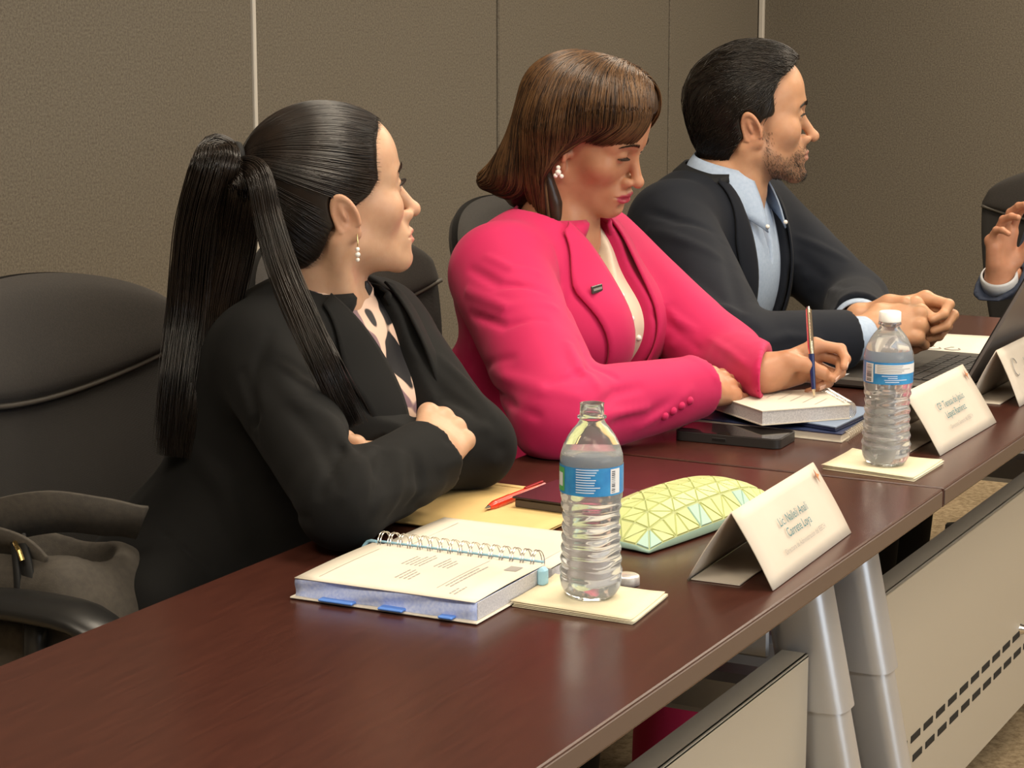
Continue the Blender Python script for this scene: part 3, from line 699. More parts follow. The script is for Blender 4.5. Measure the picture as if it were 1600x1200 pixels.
o = V(0, 0.004, 0.018)
lid = MB().prism([(0, 0.004), (Wd, 0.004), (Wd, 0.222), (Wd-0.006, 0.228), (0.006, 0.228), (0, 0.222)], o, lx, lv, ln, 0.0045).obj('lid', 'laptop_lid', t)
MB().prism([(0.0, 0.004), (Wd, 0.004), (Wd, 0.228), (0.0, 0.228)], o-ln*0.0022, lx, lv, ln, 0.0022).obj('bezel', 'black_plastic', t)
MB().prism([(0.010, 0.016), (Wd-0.010, 0.016), (Wd-0.010, 0.219), (0.010, 0.219)], o-ln*0.0027, lx, lv, ln, 0.0005).obj('screen', 'glass_black', t)
MB().tube([(0.03, 0.006, 0.018), (Wd-0.03, 0.006, 0.018)], 0.006, 10).obj('hinge', 'black_plastic', t)
# ---- paper beyond the laptop
t = thing('paper_sheet', 'white printed sheet lying beyond the laptop near the clasped hands', 'paper', (3.735, 1.06, TOP+0.0008), radians(8))
g = np.zeros((6, 6, 3))
for i, v in enumerate(np.linspace(0, 1, 6)):
    for j, u in enumerate(np.linspace(0, 1, 6)): g[i, j] = (-0.108+0.216*u, -0.075+0.19*v, 0.0004+0.0008*sin(3*u+v)**2)
v_, f_ = sheet(g, 0.0004); meshobj('sheet', v_, f_, 'paper', t)
m = MB()
for cx in (-0.012, 0.022): m.tube([(-0.07+0.016*cos(a), cx+0.012*sin(a)*(1+0.3*cos(3*a)), 0.0018) for a in np.linspace(0, 5.0, 16)], 0.0009, 5)
m.obj('emblem', 'grey_ink', t)

# ================================================================== implicit surfaces -> meshes
F32 = np.float32
def smin(a, b, k):
    h = np.maximum(k-np.abs(a-b), 0)/k; return np.minimum(a, b)-h*h*k*0.25
def smax(a, b, k): return -smin(-a, -b, k)
def rc(P, a, b, ra, rb):
    a = np.asarray(a, F32); ba = np.asarray(b, F32)-a; pa = P-a
    t = np.clip(pa @ ba/max(float(ba @ ba), 1e-9), 0, 1); d = pa-t[:, None]*ba
    return np.sqrt(np.einsum('ij,ij->i', d, d))-(ra+(rb-ra)*t)
def chain(P, pts, rs, k=0.01):
    d = None
    for i in range(len(pts)-1):
        e = rc(P, pts[i], pts[i+1], rs[i], rs[i+1]); d = e if d is None else smin(d, e, k)
    return d
def ell(P, c, r, R=None):
    q = P-np.asarray(c, F32)
    if R is not None: q = q @ np.asarray(R, F32)          # columns of R = local axes
    r = np.asarray(r, F32); a = q/r; k0 = np.sqrt(np.einsum('ij,ij->i', a, a)); a = a/r; k1 = np.sqrt(np.einsum('ij,ij->i', a, a))
    return k0*(k0-1)/(k1+1e-6)
def sph(P, c, r): d = P-np.asarray(c, F32); return np.sqrt(np.einsum('ij,ij->i', d, d))-r
def plane(P, c, n): return (P-np.asarray(c, F32)) @ np.asarray(unit(n), F32)
def frame(d, up):
    """columns: x=side, y=d, z=up-ish"""
    d = unit(d); x = unit(np.cross(d, up)); z = np.cross(x, d); return np.stack([x, d, z], 1)
_NT = np.random.default_rng(5).random((32, 32, 32)).astype(F32)
def noise3(P):
    i = np.floor(P).astype(np.int32); f = (P-i).astype(F32); f = f*f*(3-2*f); i &= 31; j = (i+1) & 31; r = 0
    for dx in (0, 1):
        for dy in (0, 1):
            for dz in (0, 1):
                w = (f[:, 0] if dx else 1-f[:, 0])*(f[:, 1] if dy else 1-f[:, 1])*(f[:, 2] if dz else 1-f[:, 2])
                r = r+w*_NT[(j if dx else i)[:, 0], (j if dy else i)[:, 1], (j if dz else i)[:, 2]]
    return r-0.5
def extract(sdf, lo, hi, h, B=12):
    lo = np.array(lo, float); hi = np.array(hi, float); nb = np.maximum(1, np.ceil((hi-lo)/(h*B)).astype(int)); n = nb*B+1
    bc = np.stack(np.meshgrid(*[np.arange(k) for k in nb], indexing='ij'), -1).reshape(-1, 3)
    cen = (lo+(bc+0.5)*h*B).astype(F32); dc = sdf(cen); act = np.abs(dc) < h*B*0.95+0.006
    G = np.repeat(np.repeat(np.repeat(dc.reshape(nb), B, 0), B, 1), B, 2); G = np.pad(G, ((0, 1),)*3, mode='edge').astype(F32)
    loc = np.stack(np.meshgrid(*[np.arange(B+1)]*3, indexing='ij'), -1).reshape(-1, 3)
    A = bc[act]
    for s in range(0, len(A), 160):
        ii = (A[s:s+160, None]*B+loc[None]).reshape(-1, 3); v = sdf((lo+ii*h).astype(F32)); G[ii[:, 0], ii[:, 1], ii[:, 2]] = v
    S = G < 0
    cnt = np.zeros(n-1, np.int8)
    off = [(a, b, c) for a in (0, 1) for b in (0, 1) for c in (0, 1)]
    sl = lambda o: tuple(slice(o[k], n[k]-1+o[k]) for k in range(3))
    for o in off: cnt += S[sl(o)]
    cells = np.argwhere((cnt > 0) & (cnt < 8)); cid = -np.ones(n-1, np.int64); cid[tuple(cells.T)] = np.arange(len(cells))
    val = np.stack([G[cells[:, 0]+o[0], cells[:, 1]+o[1], cells[:, 2]+o[2]] for o in off], 1)
    acc = np.zeros((len(cells), 3)); num = np.zeros(len(cells)); O = np.array(off)
    for a in range(8):
        for b in range(a+1, 8):
            if np.abs(O[a]-O[b]).sum() != 1: continue
            m = (val[:, a] < 0) != (val[:, b] < 0); t = np.where(m, val[:, a]/np.where(m, val[:, a]-val[:, b], 1), 0)
            acc += np.where(m[:, None], O[a]+(O[b]-O[a])*t[:, None], 0); num += m
    v = lo+(cells+acc/num[:, None])*h
    F = []
    for ax in range(3):
        a1, a2 = (ax+1) % 3, (ax+2) % 3
        s0 = [slice(None)]*3; s1 = [slice(None)]*3; s0[ax] = slice(0, -1); s1[ax] = slice(1, None)
        d = S[tuple(s0)] != S[tuple(s1)]; e = np.argwhere(d); e = e[(e[:, a1] > 0) & (e[:, a2] > 0) & (e[:, a1] < n[a1]-1) & (e[:, a2] < n[a2]-1)]
        inside = S[tuple(e.T)]; q = []
        for (p1, p2) in ((-1, -1), (0, -1), (0, 0), (-1, 0)):
            c = e.copy(); c[:, a1] += p1; c[:, a2] += p2; q.append(cid[tuple(c.T)])
        q = np.stack(q, 1); q[~inside] = q[~inside][:, ::-1]; F.append(q)
    return v, np.concatenate(F)
def grad(sdf, P, e=0.0008):
    P = P.astype(F32); g = np.stack([sdf(P+np.eye(3, dtype=F32)[k]*e)-sdf(P-np.eye(3, dtype=F32)[k]*e) for k in range(3)], 1)
    return g/(np.linalg.norm(g, axis=1, keepdims=True)+1e-9)
def merge(parts):
    V_, F_, o = [], [], 0
    for v, f in parts: V_.append(v); F_.append(f+o); o += len(v)
    return np.concatenate(V_), np.concatenate(F_)
def trace_to(sdf, O, d, off=0.0, steps=40, far=0.6):
    """march points O along d until the surface, then stop off above it"""
    P = O.astype(F32).copy(); d = np.broadcast_to(np.asarray(d, F32), P.shape); tot = np.zeros(len(P))
    for _ in range(steps):
        s = np.clip(sdf(P)-off, -0.05, 0.05)*0.8; P = P+d*s[:, None]; tot += s
    return P.astype(float)
def tubes(paths, rad, sides=3):
    """paths (S,K,3), rad (S,K) -> verts, faces"""
    S, K = paths.shape[:2]; t = np.gradient(paths, axis=1); t /= np.linalg.norm(t, axis=2, keepdims=True)+1e-12
    ref = np.where(np.abs(t[:, :, 2:3]) < 0.8, np.array([0, 0, 1.0]), np.array([1.0, 0, 0])); ref = np.broadcast_to(ref[:, :1], t.shape)
    n1 = np.cross(t, ref); n1 /= np.linalg.norm(n1, axis=2, keepdims=True)+1e-9; n2 = np.cross(t, n1)
    a = np.arange(sides)*2*pi/sides
    v = paths[:, :, None]+rad[:, :, None, None]*(np.cos(a)[:, None]*n1[:, :, None]+np.sin(a)[:, None]*n2[:, :, None])
    idx = np.arange(S*K*sides).reshape(S, K, sides); j2 = (np.arange(sides)+1) % sides
    f = np.stack([idx[:, :-1], idx[:, :-1][:, :, j2], idx[:, 1:][:, :, j2], idx[:, 1:]], -1).reshape(-1, 4)
    return v.reshape(-1, 3), f
# ------------------------------------------------------------------ head (local: x = person's left, y = face, z = up, eyes at z=0)
class Head:
    def __init__(s, o, fwd, upv=(0, 0, 1), sc=1.0, **k):
        """o world position of the head centre, fwd direction of the face, upv approximate up"""
        f = unit(fwd); x = unit(np.cross(upv, f))*-1.0; x = unit(np.cross(f, upv)); z = np.cross(x, f)
        s.R = np.stack([-x, f, z], 1); s.o = np.asarray(o, float); s.sc = sc
        s.k = dict(jaw=1.0, nose=1.0, cheek=1.0, lips=1.0, chin=0.0, brow=1.0, lid=0.0, neckr=0.05); s.k.update(k)
    def loc(s, P): return ((P-s.o.astype(F32)) @ s.R.astype(F32)/F32(s.sc)).astype(F32)
    def wld(s, q): return s.o+(np.asarray(q, float)*s.sc) @ s.R.T
    def face(s, q):
        """q local points"""
        k = s.k; a = q.copy(); a[:, 0] = np.abs(a[:, 0])
        d = ell(a, (0, -0.012, 0.036), (0.0735, 0.0965, 0.081))
        d = smin(d, ell(a, (0, 0.030, -0.028), (0.0585*k['cheek'], 0.056, 0.078)), 0.035)
        d = smin(d, ell(a, (0, 0.055, 0.045), (0.056, 0.036, 0.045)), 0.03)          # forehead
        d = smin(d, rc(a, (0.046*k['jaw'], 0.002, -0.060), (0.014, 0.070, -0.099+k['chin']*-0.004), 0.017, 0.0155), 0.028)
        d = smin(d, sph(a, (0, 0.077, -0.098-k['chin']*0.004), 0.0165+0.002*k['chin']), 0.018)
        d = smin(d, ell(a, (0.043*k['cheek'], 0.056, -0.026), (0.021, 0.021, 0.021)), 0.025)
        d = smin(d, rc(a, (0.012, 0.0845, 0.0175), (0.044, 0.066, 0.0150), 0.0085*k['brow'], 0.0085), 0.016)
        d = smax(d, -ell(a, (0.0325, 0.0965, -0.002), (0.0185, 0.0170, 0.0135)), 0.012)   # sockets
        # lids
        lid = sph(a, (0.0315, 0.0745, 0.0), 0.01365)
        slit = ell(a, (0.0315, 0.0890, -0.0012-0.0040*k['lid']), (0.0132, 0.011, 0.0046*(1-0.72*k['lid'])))
        d = smin(d, smax(lid, -slit, 0.0015), 0.004)
        # nose
        n = k['nose']
        d = smin(d, rc(a, (0, 0.0835, 0.006), (0, 0.1015*1.0+0.006*(n), -0.040), 0.0062, 0.0090), 0.012)
        d = smin(d, sph(a, (0, 0.1035+0.007*n, -0.0425), 0.0088), 0.007)
        d = smin(d, ell(a, (0.0118, 0.0935, -0.0455), (0.0075, 0.0105, 0.0075)), 0.005)
        d = smax(d, -ell(a, (0.0068, 0.1005, -0.0535), (0.0035, 0.0058, 0.0045)), 0.003)
        # mouth
        l = k['lips']
        d = smin(d, ell(a, (0, 0.076, -0.071), (0.029, 0.021, 0.024)), 0.015)
        d = smin(d, chain(a, [(0.0225, 0.0855, -0.0725), (0.010, 0.0955, -0.0682), (0, 0.0972, -0.0688)], [0.0028, 0.0048*l, 0.0050*l], 0.002), 0.005)
        d = smin(d, chain(a, [(0.0215, 0.0850, -0.0735), (0.009, 0.0940, -0.0785), (0, 0.0955, -0.0792)], [0.0028, 0.0056*l, 0.0062*l], 0.002), 0.005)
        d = smax(d, -chain(a, [(0.026, 0.0860, -0.0730), (0.010, 0.1000, -0.0733), (0, 0.1030, -0.0737)], [0.0010, 0.0014, 0.0014]), 0.003)
        d = smax(d, -ell(a, (0, 0.1015, -0.0905), (0.020, 0.012, 0.0065)), 0.008)
        return d
    def ears(s, q):
        a = q.copy(); a[:, 0] = np.abs(a[:, 0])
        er = frame((0.18, -0.30, 1.0), (1.0, -0.45, 0.0)); c = np.array([0.0745, -0.010, -0.016])   # columns: side, long axis, outward
        g = (a-c.astype(F32)) @ er.astype(F32)
        e = ell(a, c, (0.0165, 0.0305, 0.0065), er)
        hx = g[:, 0]/0.0150; hy = g[:, 1]/0.0290; rr = np.sqrt(hx*hx+hy*hy+1e-9)
        ring = np.sqrt(((rr-0.98)*0.0175)**2+(g[:, 2]-0.0035)**2)-0.0032
        ring = np.where(g[:, 1] < -0.018, ring+0.003, ring)
        e = smin(e, ring, 0.003)
        e = smax(e, -ell(a, c+er @ np.array([0.0015, -0.001, 0.0085]), (0.0085, 0.0155, 0.0078), er), 0.004)
        e = smin(e, ell(a, c+er @ np.array([-0.0015, 0.006, 0.0035]), (0.0035, 0.013, 0.0035), er), 0.003)
        e = smin(e, ell(a, c+er @ np.array([0.002, -0.0275, 0.0010]), (0.0085, 0.0095, 0.0048), er), 0.005)
        e = smin(e, ell(a, (0.0685, 0.0055, -0.020), (0.006, 0.0045, 0.007)), 0.004)
        return e
    def sdf(s, P):
        q = s.loc(P); d = s.face(q); return smin(d, s.ears(q), 0.005)*F32(s.sc)
    def cranium(s, q, off=0.0):
        return smin(ell(q, (0, -0.012, 0.036), (0.0735+off, 0.0965+off, 0.081+off)), ell(q, (0, -0.028, -0.020), (0.064+off, 0.066+off, 0.072+off)), 0.04)
    def eyes(s, parent, off, iris=(0.05, 0.025, 0.012), down=0.0, side=0.0):
        for sx in (-1, 1):
            c = V(sx*0.0315, 0.0745, 0.0); n1, n2 = 20, 24; R = 0.0123
            gz = unit(V(side, 1.0, -down)); fr = frame(gz, (0, 0, 1)); th = np.linspace(0.001, pi-0.001, n1)
            g = np.array([[c+R*(fr @ V(sin(t)*cos(p), cos(t), sin(t)*sin(p))) for p in np.linspace(0, 2*pi, n2, endpoint=False)] for t in th])
            v, f = sheet(g, 0, True); t_ = np.repeat(th, n2)
            col = np.where((t_ < 0.20)[:, None], (0.01, 0.01, 0.01), np.where((t_ < 0.52)[:, None], iris, (0.55, 0.48, 0.42)))
            e = meshobj('eye', s.wld(v), f, 'eye', parent, off=off, attr=col)
# ------------------------------------------------------------------ hand
def hand_sdf(w, d, n, thumb_side, pose, sc=1.0, thumb=None):
    """w wrist centre, d wrist->knuckles, n back-of-hand normal, thumb_side +1/-1 (sign of cross(d,n)), pose: 4 finger tuples (mcp,pip,dip,spread)"""
    d = unit(d); n = unit(n-d*(n @ d)); s = np.cross(d, n)*thumb_side; w = np.asarray(w, float)
    L = np.array([[.042, .025, .019], [.046, .029, .020], [.042, .027, .020], [.033, .020, .018]])*sc
    kx = np.array([.029, .0095, -.0105, -.029])*sc; ky = np.array([.086, .090, .085, .076])*sc; kn = np.array([0, .003, .002, -.002])*sc
    fingers = []; palm = []; nails = []
    for i in range(4):
        k = w+d*ky[i]+s*kx[i]+n*kn[i]; base = w+d*0.018*sc+s*kx[i]*0.55
        palm.append((base, k)); m, p, q, sp = pose[i]; pts = [k]; ang = 0
        dd = unit(d*cos(radians(sp))+s*sin(radians(sp)))
        for j, b in enumerate((m, p, q)):
            ang += radians(b); dirv = dd*cos(ang)-n*sin(ang); pts.append(pts[-1]+dirv*L[i][j])
        fingers.append(pts); nn = n*cos(ang)+dd*sin(ang); nails.append((pts[-1]-dirv*0.003*sc+nn*0.0055*sc, dirv, nn))
    if thumb is None: thumb = [(0.030, 0.030, -0.012), (0.055, 0.046, -0.020), (0.082, 0.052, -0.024), (0.104, 0.050, -0.026)]
    tp = [w+d*a*sc+s*b*sc+n*c*sc for a, b, c in thumb]
    dv = unit(tp[-1]-tp[-2]); nails.append((tp[-1]-dv*0.002*sc+unit(n+s)*0.0062*sc, dv, unit(n+s)))
    FR = [[.0098, .0086, .0076, .0064], [.0100, .0088, .0078, .0066], [.0095, .0083, .0074, .0063], [.0084, .0073, .0066, .0056]]
    def f(P):
        pm = None
        for i, (a, b) in enumerate(palm):
            e = rc(P, a-n*0.004*sc, b-n*0.003*sc, 0.0145*sc, 0.0118*sc if i < 3 else 0.0105*sc); pm = e if pm is None else smin(pm, e, 0.014*sc)
        pm = smin(pm, rc(P, w-d*0.02*sc, w+d*0.02*sc, 0.0235*sc, 0.021*sc), 0.016*sc)
        pm = smin(pm, rc(P, w+d*0.03*sc-s*0.02*sc-n*0.010*sc, w+d*0.06*sc-s*0.022*sc-n*0.010*sc, .012*sc, .011*sc), 0.012*sc)
        pm = smin(pm, chain(P, [tp[0]-d*0.012*sc-s*0.012*sc, tp[0], tp[1]], [0.014*sc, 0.0150*sc, 0.0120*sc], 0.008), 0.012*sc)
        fg = None
        for i, pts in enumerate(fingers):
            e = chain(P, pts, [r*sc for r in FR[i]], 0.004)
            e = smin(e, sph(P, pts[0]+n*0.0022*sc, 0.0092*sc), 0.006*sc)
            fg = e if fg is None else smin(fg, e, 0.0016)
        th = chain(P, tp[1:], [0.0115*sc, 0.0095*sc, 0.0075*sc], 0.005)
        out = smin(pm, fg, 0.008*sc); return smin(out, th, 0.006*sc)
    pts = np.array([w-d*0.03]+[p for q in fingers for p in q]+tp); return f, pts.min(0)-0.022, pts.max(0)+0.022, nails, fingers, tp
def add_nails(nails, idx, m, parent, off, sc=1.0):
    for i in idx:
        c, dv, nn = nails[i]; sd = np.cross(dv, nn); g = np.zeros((6, 7, 3))
        for a, u in enumerate(np.linspace(-1, 1, 6)):
            for b, v in enumerate(np.linspace(-1, 1, 7)):
                wv = 0.0050*sc*sqrt(max(0.05, 1-0.5*max(0, u)**4)); g[a, b] = c+dv*u*0.0062*sc+sd*v*wv+nn*(0.0012*sc*(1-v*v)-0.0004)
        v_, f_ = sheet(g, 0.0005); meshobj('fingernail', v_, f_, m, parent, off=off)
MT['eye'] = mat('eye', (0.7, 0.66, 0.6), 0.08, attr='col', spec=0.6)
def skin_mat(name): return mat(name, (0.6, 0.4, 0.3), 0.42, attr='col', sss=0.25, spec=0.4, noise=(90, (0.94, 0.90, 0.88)), bump=(420, 0.12, 0.0006))
def hair_mat(name, c1, c2, rough=0.32):
    return mat(name, c1, rough, spec=0.45, noise=(35, c2))
# ------------------------------------------------------------------ clothed figure helpers
def seg_pts(pts): return [np.asarray(p, float) for p in pts]
def folds_fn(folds):
    """folds: (points, width, amplitude) amplitude > 0 a crease, < 0 a raised fold"""
    fl = []
    for pts, w, amp in folds:
        pts = np.array(pts, float); c = pts.mean(0); R = np.linalg.norm(pts-c, axis=1).max()+3*w; fl.append((pts, w, amp, c.astype(F32), R))
    def f(P):
        out = np.zeros(len(P), F32)
        for pts, w, amp, c, R in fl:
            q = P-c; m = np.einsum('ij,ij->i', q, q) < R*R
            if not m.any(): continue
            Q = P[m]; d = None; n = len(pts)-1
            for i in range(n):
                e = rc(Q, pts[i], pts[i+1], 0, 0); d = e if d is None else np.minimum(d, e)
            # fade towards both ends of the fold
            t = np.clip(((Q-pts[0].astype(F32)) @ (pts[-1]-pts[0]).astype(F32))/max(1e-9, float((pts[-1]-pts[0]) @ (pts[-1]-pts[0]))), 0, 1)
            out[m] += amp*np.exp(-(d/w)**2)*(0.35+0.65*np.sin(pi*np.clip(t, 0.02, 0.98)))
        return out
    return f
def hit(sdf, x, y, t0=1.6, steps=90):
    d = ray(x, y); d = d/np.linalg.norm(d); t = t0
    for _ in range(steps):
        s = float(sdf((CAM+d*t)[None].astype(F32))[0]); t += max(min(s*0.8, 0.08), -0.02)
        if abs(s) < 0.0005: break
    return CAM+d*t
def hits(sdf, pts, t0=1.6): return [hit(sdf, x, y, t0) for x, y in pts]
def drape(sdf, A, B, rows, cols, d, off, thick, bulge=0.0):
    """strip between polylines A and B laid on the surface along direction d"""
    A = resample(A, rows); B = resample(B, rows); u = np.linspace(0, 1, cols)[None, :, None]
    G = A[:, None]*(1-u)+B[:, None]*u; d = unit(d)
    P = trace_to(sdf, (G.reshape(-1, 3)-d*0.10), d, off).reshape(rows, cols, 3)
    P = P-d*(bulge*np.sin(pi*np.clip(u, 0, 1)))
    return sheet(P, thick)
def legs(P, hipL, hipR, kneeL, kneeR, footL, footR, r=(0.088, 0.066, 0.052)):
    d = None
    for h, k, f in ((hipL, kneeL, footL), (hipR, kneeR, footR)):
        e = chain(P, [h, k, f], r, 0.03); d = e if d is None else smin(d, e, 0.02)
    return d
def shoe(t, name, foot, fwd, m, off):
    f = unit(V(fwd[0], fwd[1], 0)); c = V(foot[0], foot[1], 0)
    def s(P):
        d = rc(P, c-f*0.05+V(0, 0, 0.045), c+f*0.10+V(0, 0, 0.035), 0.040, 0.036); d = smin(d, rc(P, c-f*0.04+V(0, 0, 0.05), c-f*0.04+V(0, 0, 0.11), 0.042, 0.040), 0.03)
        return smax(d, 0.004-P[:, 2], 0.006)
    v, q = extract(s, c-0.2, c+V(0.2, 0.2, 0.2), 0.008); meshobj(name, v, q, m, t, off=off)
def person_root(name_label, pos): return thing('person', name_label, 'person', pos, 0, 'people seated along the table')
def skin_cols(v, base, rules):
    c = np.tile(np.array(base, float), (len(v), 1))
    for w, col in rules: w = np.clip(w, 0, 1)[:, None]; c = c*(1-w)+np.array(col)*w
    return c
def gauss(q, c, r): d = (q-np.array(c))/np.array(r); return np.exp(-np.einsum('ij,ij->i', d, d))
def face_rules(q, lip, blush=None, brow=None, sc=1.0, bw=0.35):
    a = q.copy(); a[:, 0] = np.abs(a[:, 0])
    R = [(bw*gauss(a, (0.045, 0.06, -0.035), (0.022, 0.03, 0.02)), blush or (0.62, 0.30, 0.20)), (0.30*gauss(a, (0.0, 0.108, -0.042), (0.012, 0.012, 0.012)), (0.62, 0.30, 0.20)),
         (0.35*gauss(a, (0.078, -0.01, -0.015), (0.012, 0.03, 0.035)), (0.66, 0.28, 0.18))]
    zc = np.where(a[:, 0] < 0.012, -0.0735, -0.0735)
    w = (np.clip((0.0240-a[:, 0])/0.003, 0, 1))*(a[:, 1] > 0.075)
    half = 0.0115*np.sqrt(np.clip(1-(a[:, 0]/0.0245)**2, 0, 1)); w = w*np.clip((half-np.abs(a[:, 2]+0.0738))/0.0015, 0, 1)
    R.append((0.9*w, lip)); return R
def brow_strands(h, n, thick=1.0, lift=0.0):
    r = np.random.default_rng(2); P = []
    for sx in (-1, 1):
        u = r.random(n); x = 0.012+0.036*u; z0 = 0.0185+lift+0.0050*np.sin(u*2.2)-0.004*u**2+r.normal(0, 0.0014*thick, n)*(1-0.6*u)
        y = np.full(n, 0.12); base = np.stack([sx*x, y, z0], 1); st = trace_to(lambda p: h.face(p), base, (0, -1, 0), 0.0004)
        d = np.stack([sx*(0.5+0.5*u), -0.35*u, 0.55-0.9*u], 1); d /= np.linalg.norm(d, axis=1, keepdims=True); ln = (0.006+0.002*r.random(n))[:, None]
        P.append(np.stack([st, st+d*ln*0.5+[0, 0.0008, 0], st+d*ln+[0, 0.0002, 0]], 1))
    P = np.concatenate(P); W = h.wld(P.reshape(-1, 3)).reshape(P.shape); rad = np.tile(np.array([0.00035, 0.0003, 0.0001])*thick, (len(P), 1)); return tubes(W, rad)
def flow(sdf, P, dirfn, steps, h, layer, e=0.001):
    """trace strands over the surface sdf=layer; dirfn(P, i) gives the wanted direction"""
    out = [P]; P = P.astype(F32)
    for i in range(steps):
        d = dirfn(P, i).astype(F32); g = grad(sdf, P).astype(F32); d = d-g*np.einsum('ij,ij->i', d, g)[:, None]*0.97; d /= np.linalg.norm(d, axis=1, keepdims=True)+1e-6
        P = P+d*h; s = sdf(P)-layer; P = P-g*np.clip(s, -0.02, 0.02)[:, None]; out.append(P)
    return np.stack(out, 1).astype(float)

def lashes(s, m, n=46, sides=(-1, 1)):
    """upper lid lashes and a dark lid line on both eyes"""
    h = s.hd; k = h.k['lid']; r = np.random.default_rng(3)
    for sx in sides:
        u = np.linspace(-1, 1, n); x = 0.0315+0.0125*u; z = -0.0012-0.0040*k+0.0046*(1-0.72*k)*np.sqrt(np.clip(1-u*u, 0.02, 1)); y = np.sqrt(np.clip(0.0139**2-(x-0.0315)**2-z**2, 1e-8, 1))+0.0745
        a = np.stack([sx*x, y, z], 1); d = np.stack([sx*(0.35*u), np.full(n, 1.0), np.full(n, 0.15-0.7*k)], 1); d /= np.linalg.norm(d, axis=1, keepdims=True)
        P = np.stack([a, a+d*0.0035, a+d*0.0065+[0, 0, 0.0012*(1-k)]], 1); w = h.wld(P.reshape(-1, 3)).reshape(P.shape); v, f = tubes(w, np.tile([0.00045, 0.0003, 0.0001], (n, 1)))
        li = h.wld(a); ln = MB().tube(li, 0.0007, 5); v2, f2 = np.array(ln.v), [q for q in ln.f if len(q) == 4]
        V_, F_ = merge([(v, f), (v2, np.array(f2))]); s.o('eyelashes', V_, F_, m)
class Fig:
    """a seated, clothed figure: joints in world space, parts become children of one empty"""
    def __init__(s, label, RS, LS, RE, LE, RW, LW, PV, head, size=1.0, bust=0.0, knees=None, nb=(0, 0.01, 0.045), belly=0.0):
        s.RS, s.LS, s.RE, s.LE, s.RW, s.LW, s.PV = RS, LS, RE, LE, RW, LW, PV; s.hd = head; s.z = size
        s.NB = (RS+LS)/2+V(*nb); s.CH = (RS+LS)/2+V(0, -0.005, -0.10); s.WA = s.CH*0.5+PV*0.5+V(0, -0.012, 0)
        s.base = V(PV[0], PV[1], 0); s.t = person_root(label, s.base); s.bust = bust; s.belly = belly
        s.HL, s.HR = PV+V(0.09, -0.03, 0)*size, PV+V(-0.09, -0.03, 0)*size
        kx = knees or (PV[0]+0.10, PV[0]-0.10); ky = PV[1]-0.44*size
        s.KL, s.KR = V(kx[0], ky, 0.54), V(kx[1], ky, 0.54); s.FL, s.FR = V(kx[0], ky+0.03, 0.09), V(kx[1], ky+0.03, 0.09)
    def o(s, name, v, f, m, **k): return meshobj(name, v, f, m, s.t, off=s.base, **k)
    def neck(s, P):
        h = s.hd; r = h.k['neckr']; a = h.wld((0, -0.022, -0.062)); b = s.NB+V(0, -0.012, -0.01)
        d = smin(rc(P, a, b, r, r*1.08), rc(P, s.NB+V(0, 0, -0.01), s.NB+V(0, 0.01, -0.10), 0.06, 0.09), 0.04)
        for sx in (-1, 1):      # neck tendons from behind the ear to the collar bones
            d = smin(d, rc(P, h.wld((sx*0.058, -0.022, -0.050)), s.NB+V(sx*0.016, -0.058, -0.008), 0.012, 0.010), 0.022)
        return d
    def body(s, m, base_col, rules, hands, extra_cols=None, head_h=0.0021):
        hd = s.hd; g = s.z
        A = extract(lambda P: smin(hd.sdf(P), s.neck(P), 0.020), hd.o-V(0.14, 0.14, 0.27), hd.o+V(0.14, 0.14, 0.15), head_h)
        parts = [A]
        for (hs, lo, hi, e, w) in hands: parts.append(extract(lambda P: smin(hs(P), rc(P, e, w, .034*g, .0255*g), .02), lo, hi, 0.0020))
        arms = lambda P: np.minimum(chain(P, [s.RS, s.RE, s.RW], [.042, .036, .026], .02), chain(P, [s.LS, s.LE, s.LW], [.042, .036, .026], .02))
        tors = lambda P: smin(smin(ell(P, s.CH, (0.13*g, 0.08*g, 0.15)), ell(P, s.WA, (0.11*g, 0.08*g, 0.14)), 0.05), ell(P, s.PV, (0.15, 0.10, 0.10)), 0.06)
        lg = lambda P: legs(P, s.HL, s.HR, s.KL, s.KR, s.FL, s.FR, (0.07, 0.05, 0.042))
        al = np.array([s.RS, s.LS, s.RE, s.LE, s.RW, s.LW, s.PV, s.KL, s.KR, s.FL, s.FR])
        parts.append(extract(lambda P: np.minimum(np.minimum(tors(P), arms(P)), lg(P)), al.min(0)-0.18, al.max(0)+0.12, 0.011))
        v, f = merge(parts); q = hd.loc(v.astype(F32)).astype(float)
        col = skin_cols(v, base_col, rules(q)+(extra_cols(v) if extra_cols else []))
        s.o('body', v, f, m, attr=col)
    def core(s, P):
        g = s.z; CH = s.CH
        d = smin(smin(ell(P, CH, (0.160*g, 0.106*g, 0.175)), ell(P, s.WA, (0.150*g, (0.108+s.belly)*g, 0.15)), 0.06), rc(P, s.RS+V(0.03, 0, 0), s.LS-V(0.03, 0, 0), 0.056*g, 0.056*g), 0.06)
        if s.bust:
            for sx in (-1, 1): d = smin(d, ell(P, CH+V(sx*0.068, -0.070-0.01*s.bust, 0.0), (0.065, 0.052*s.bust, 0.062)), 0.05)
        return d
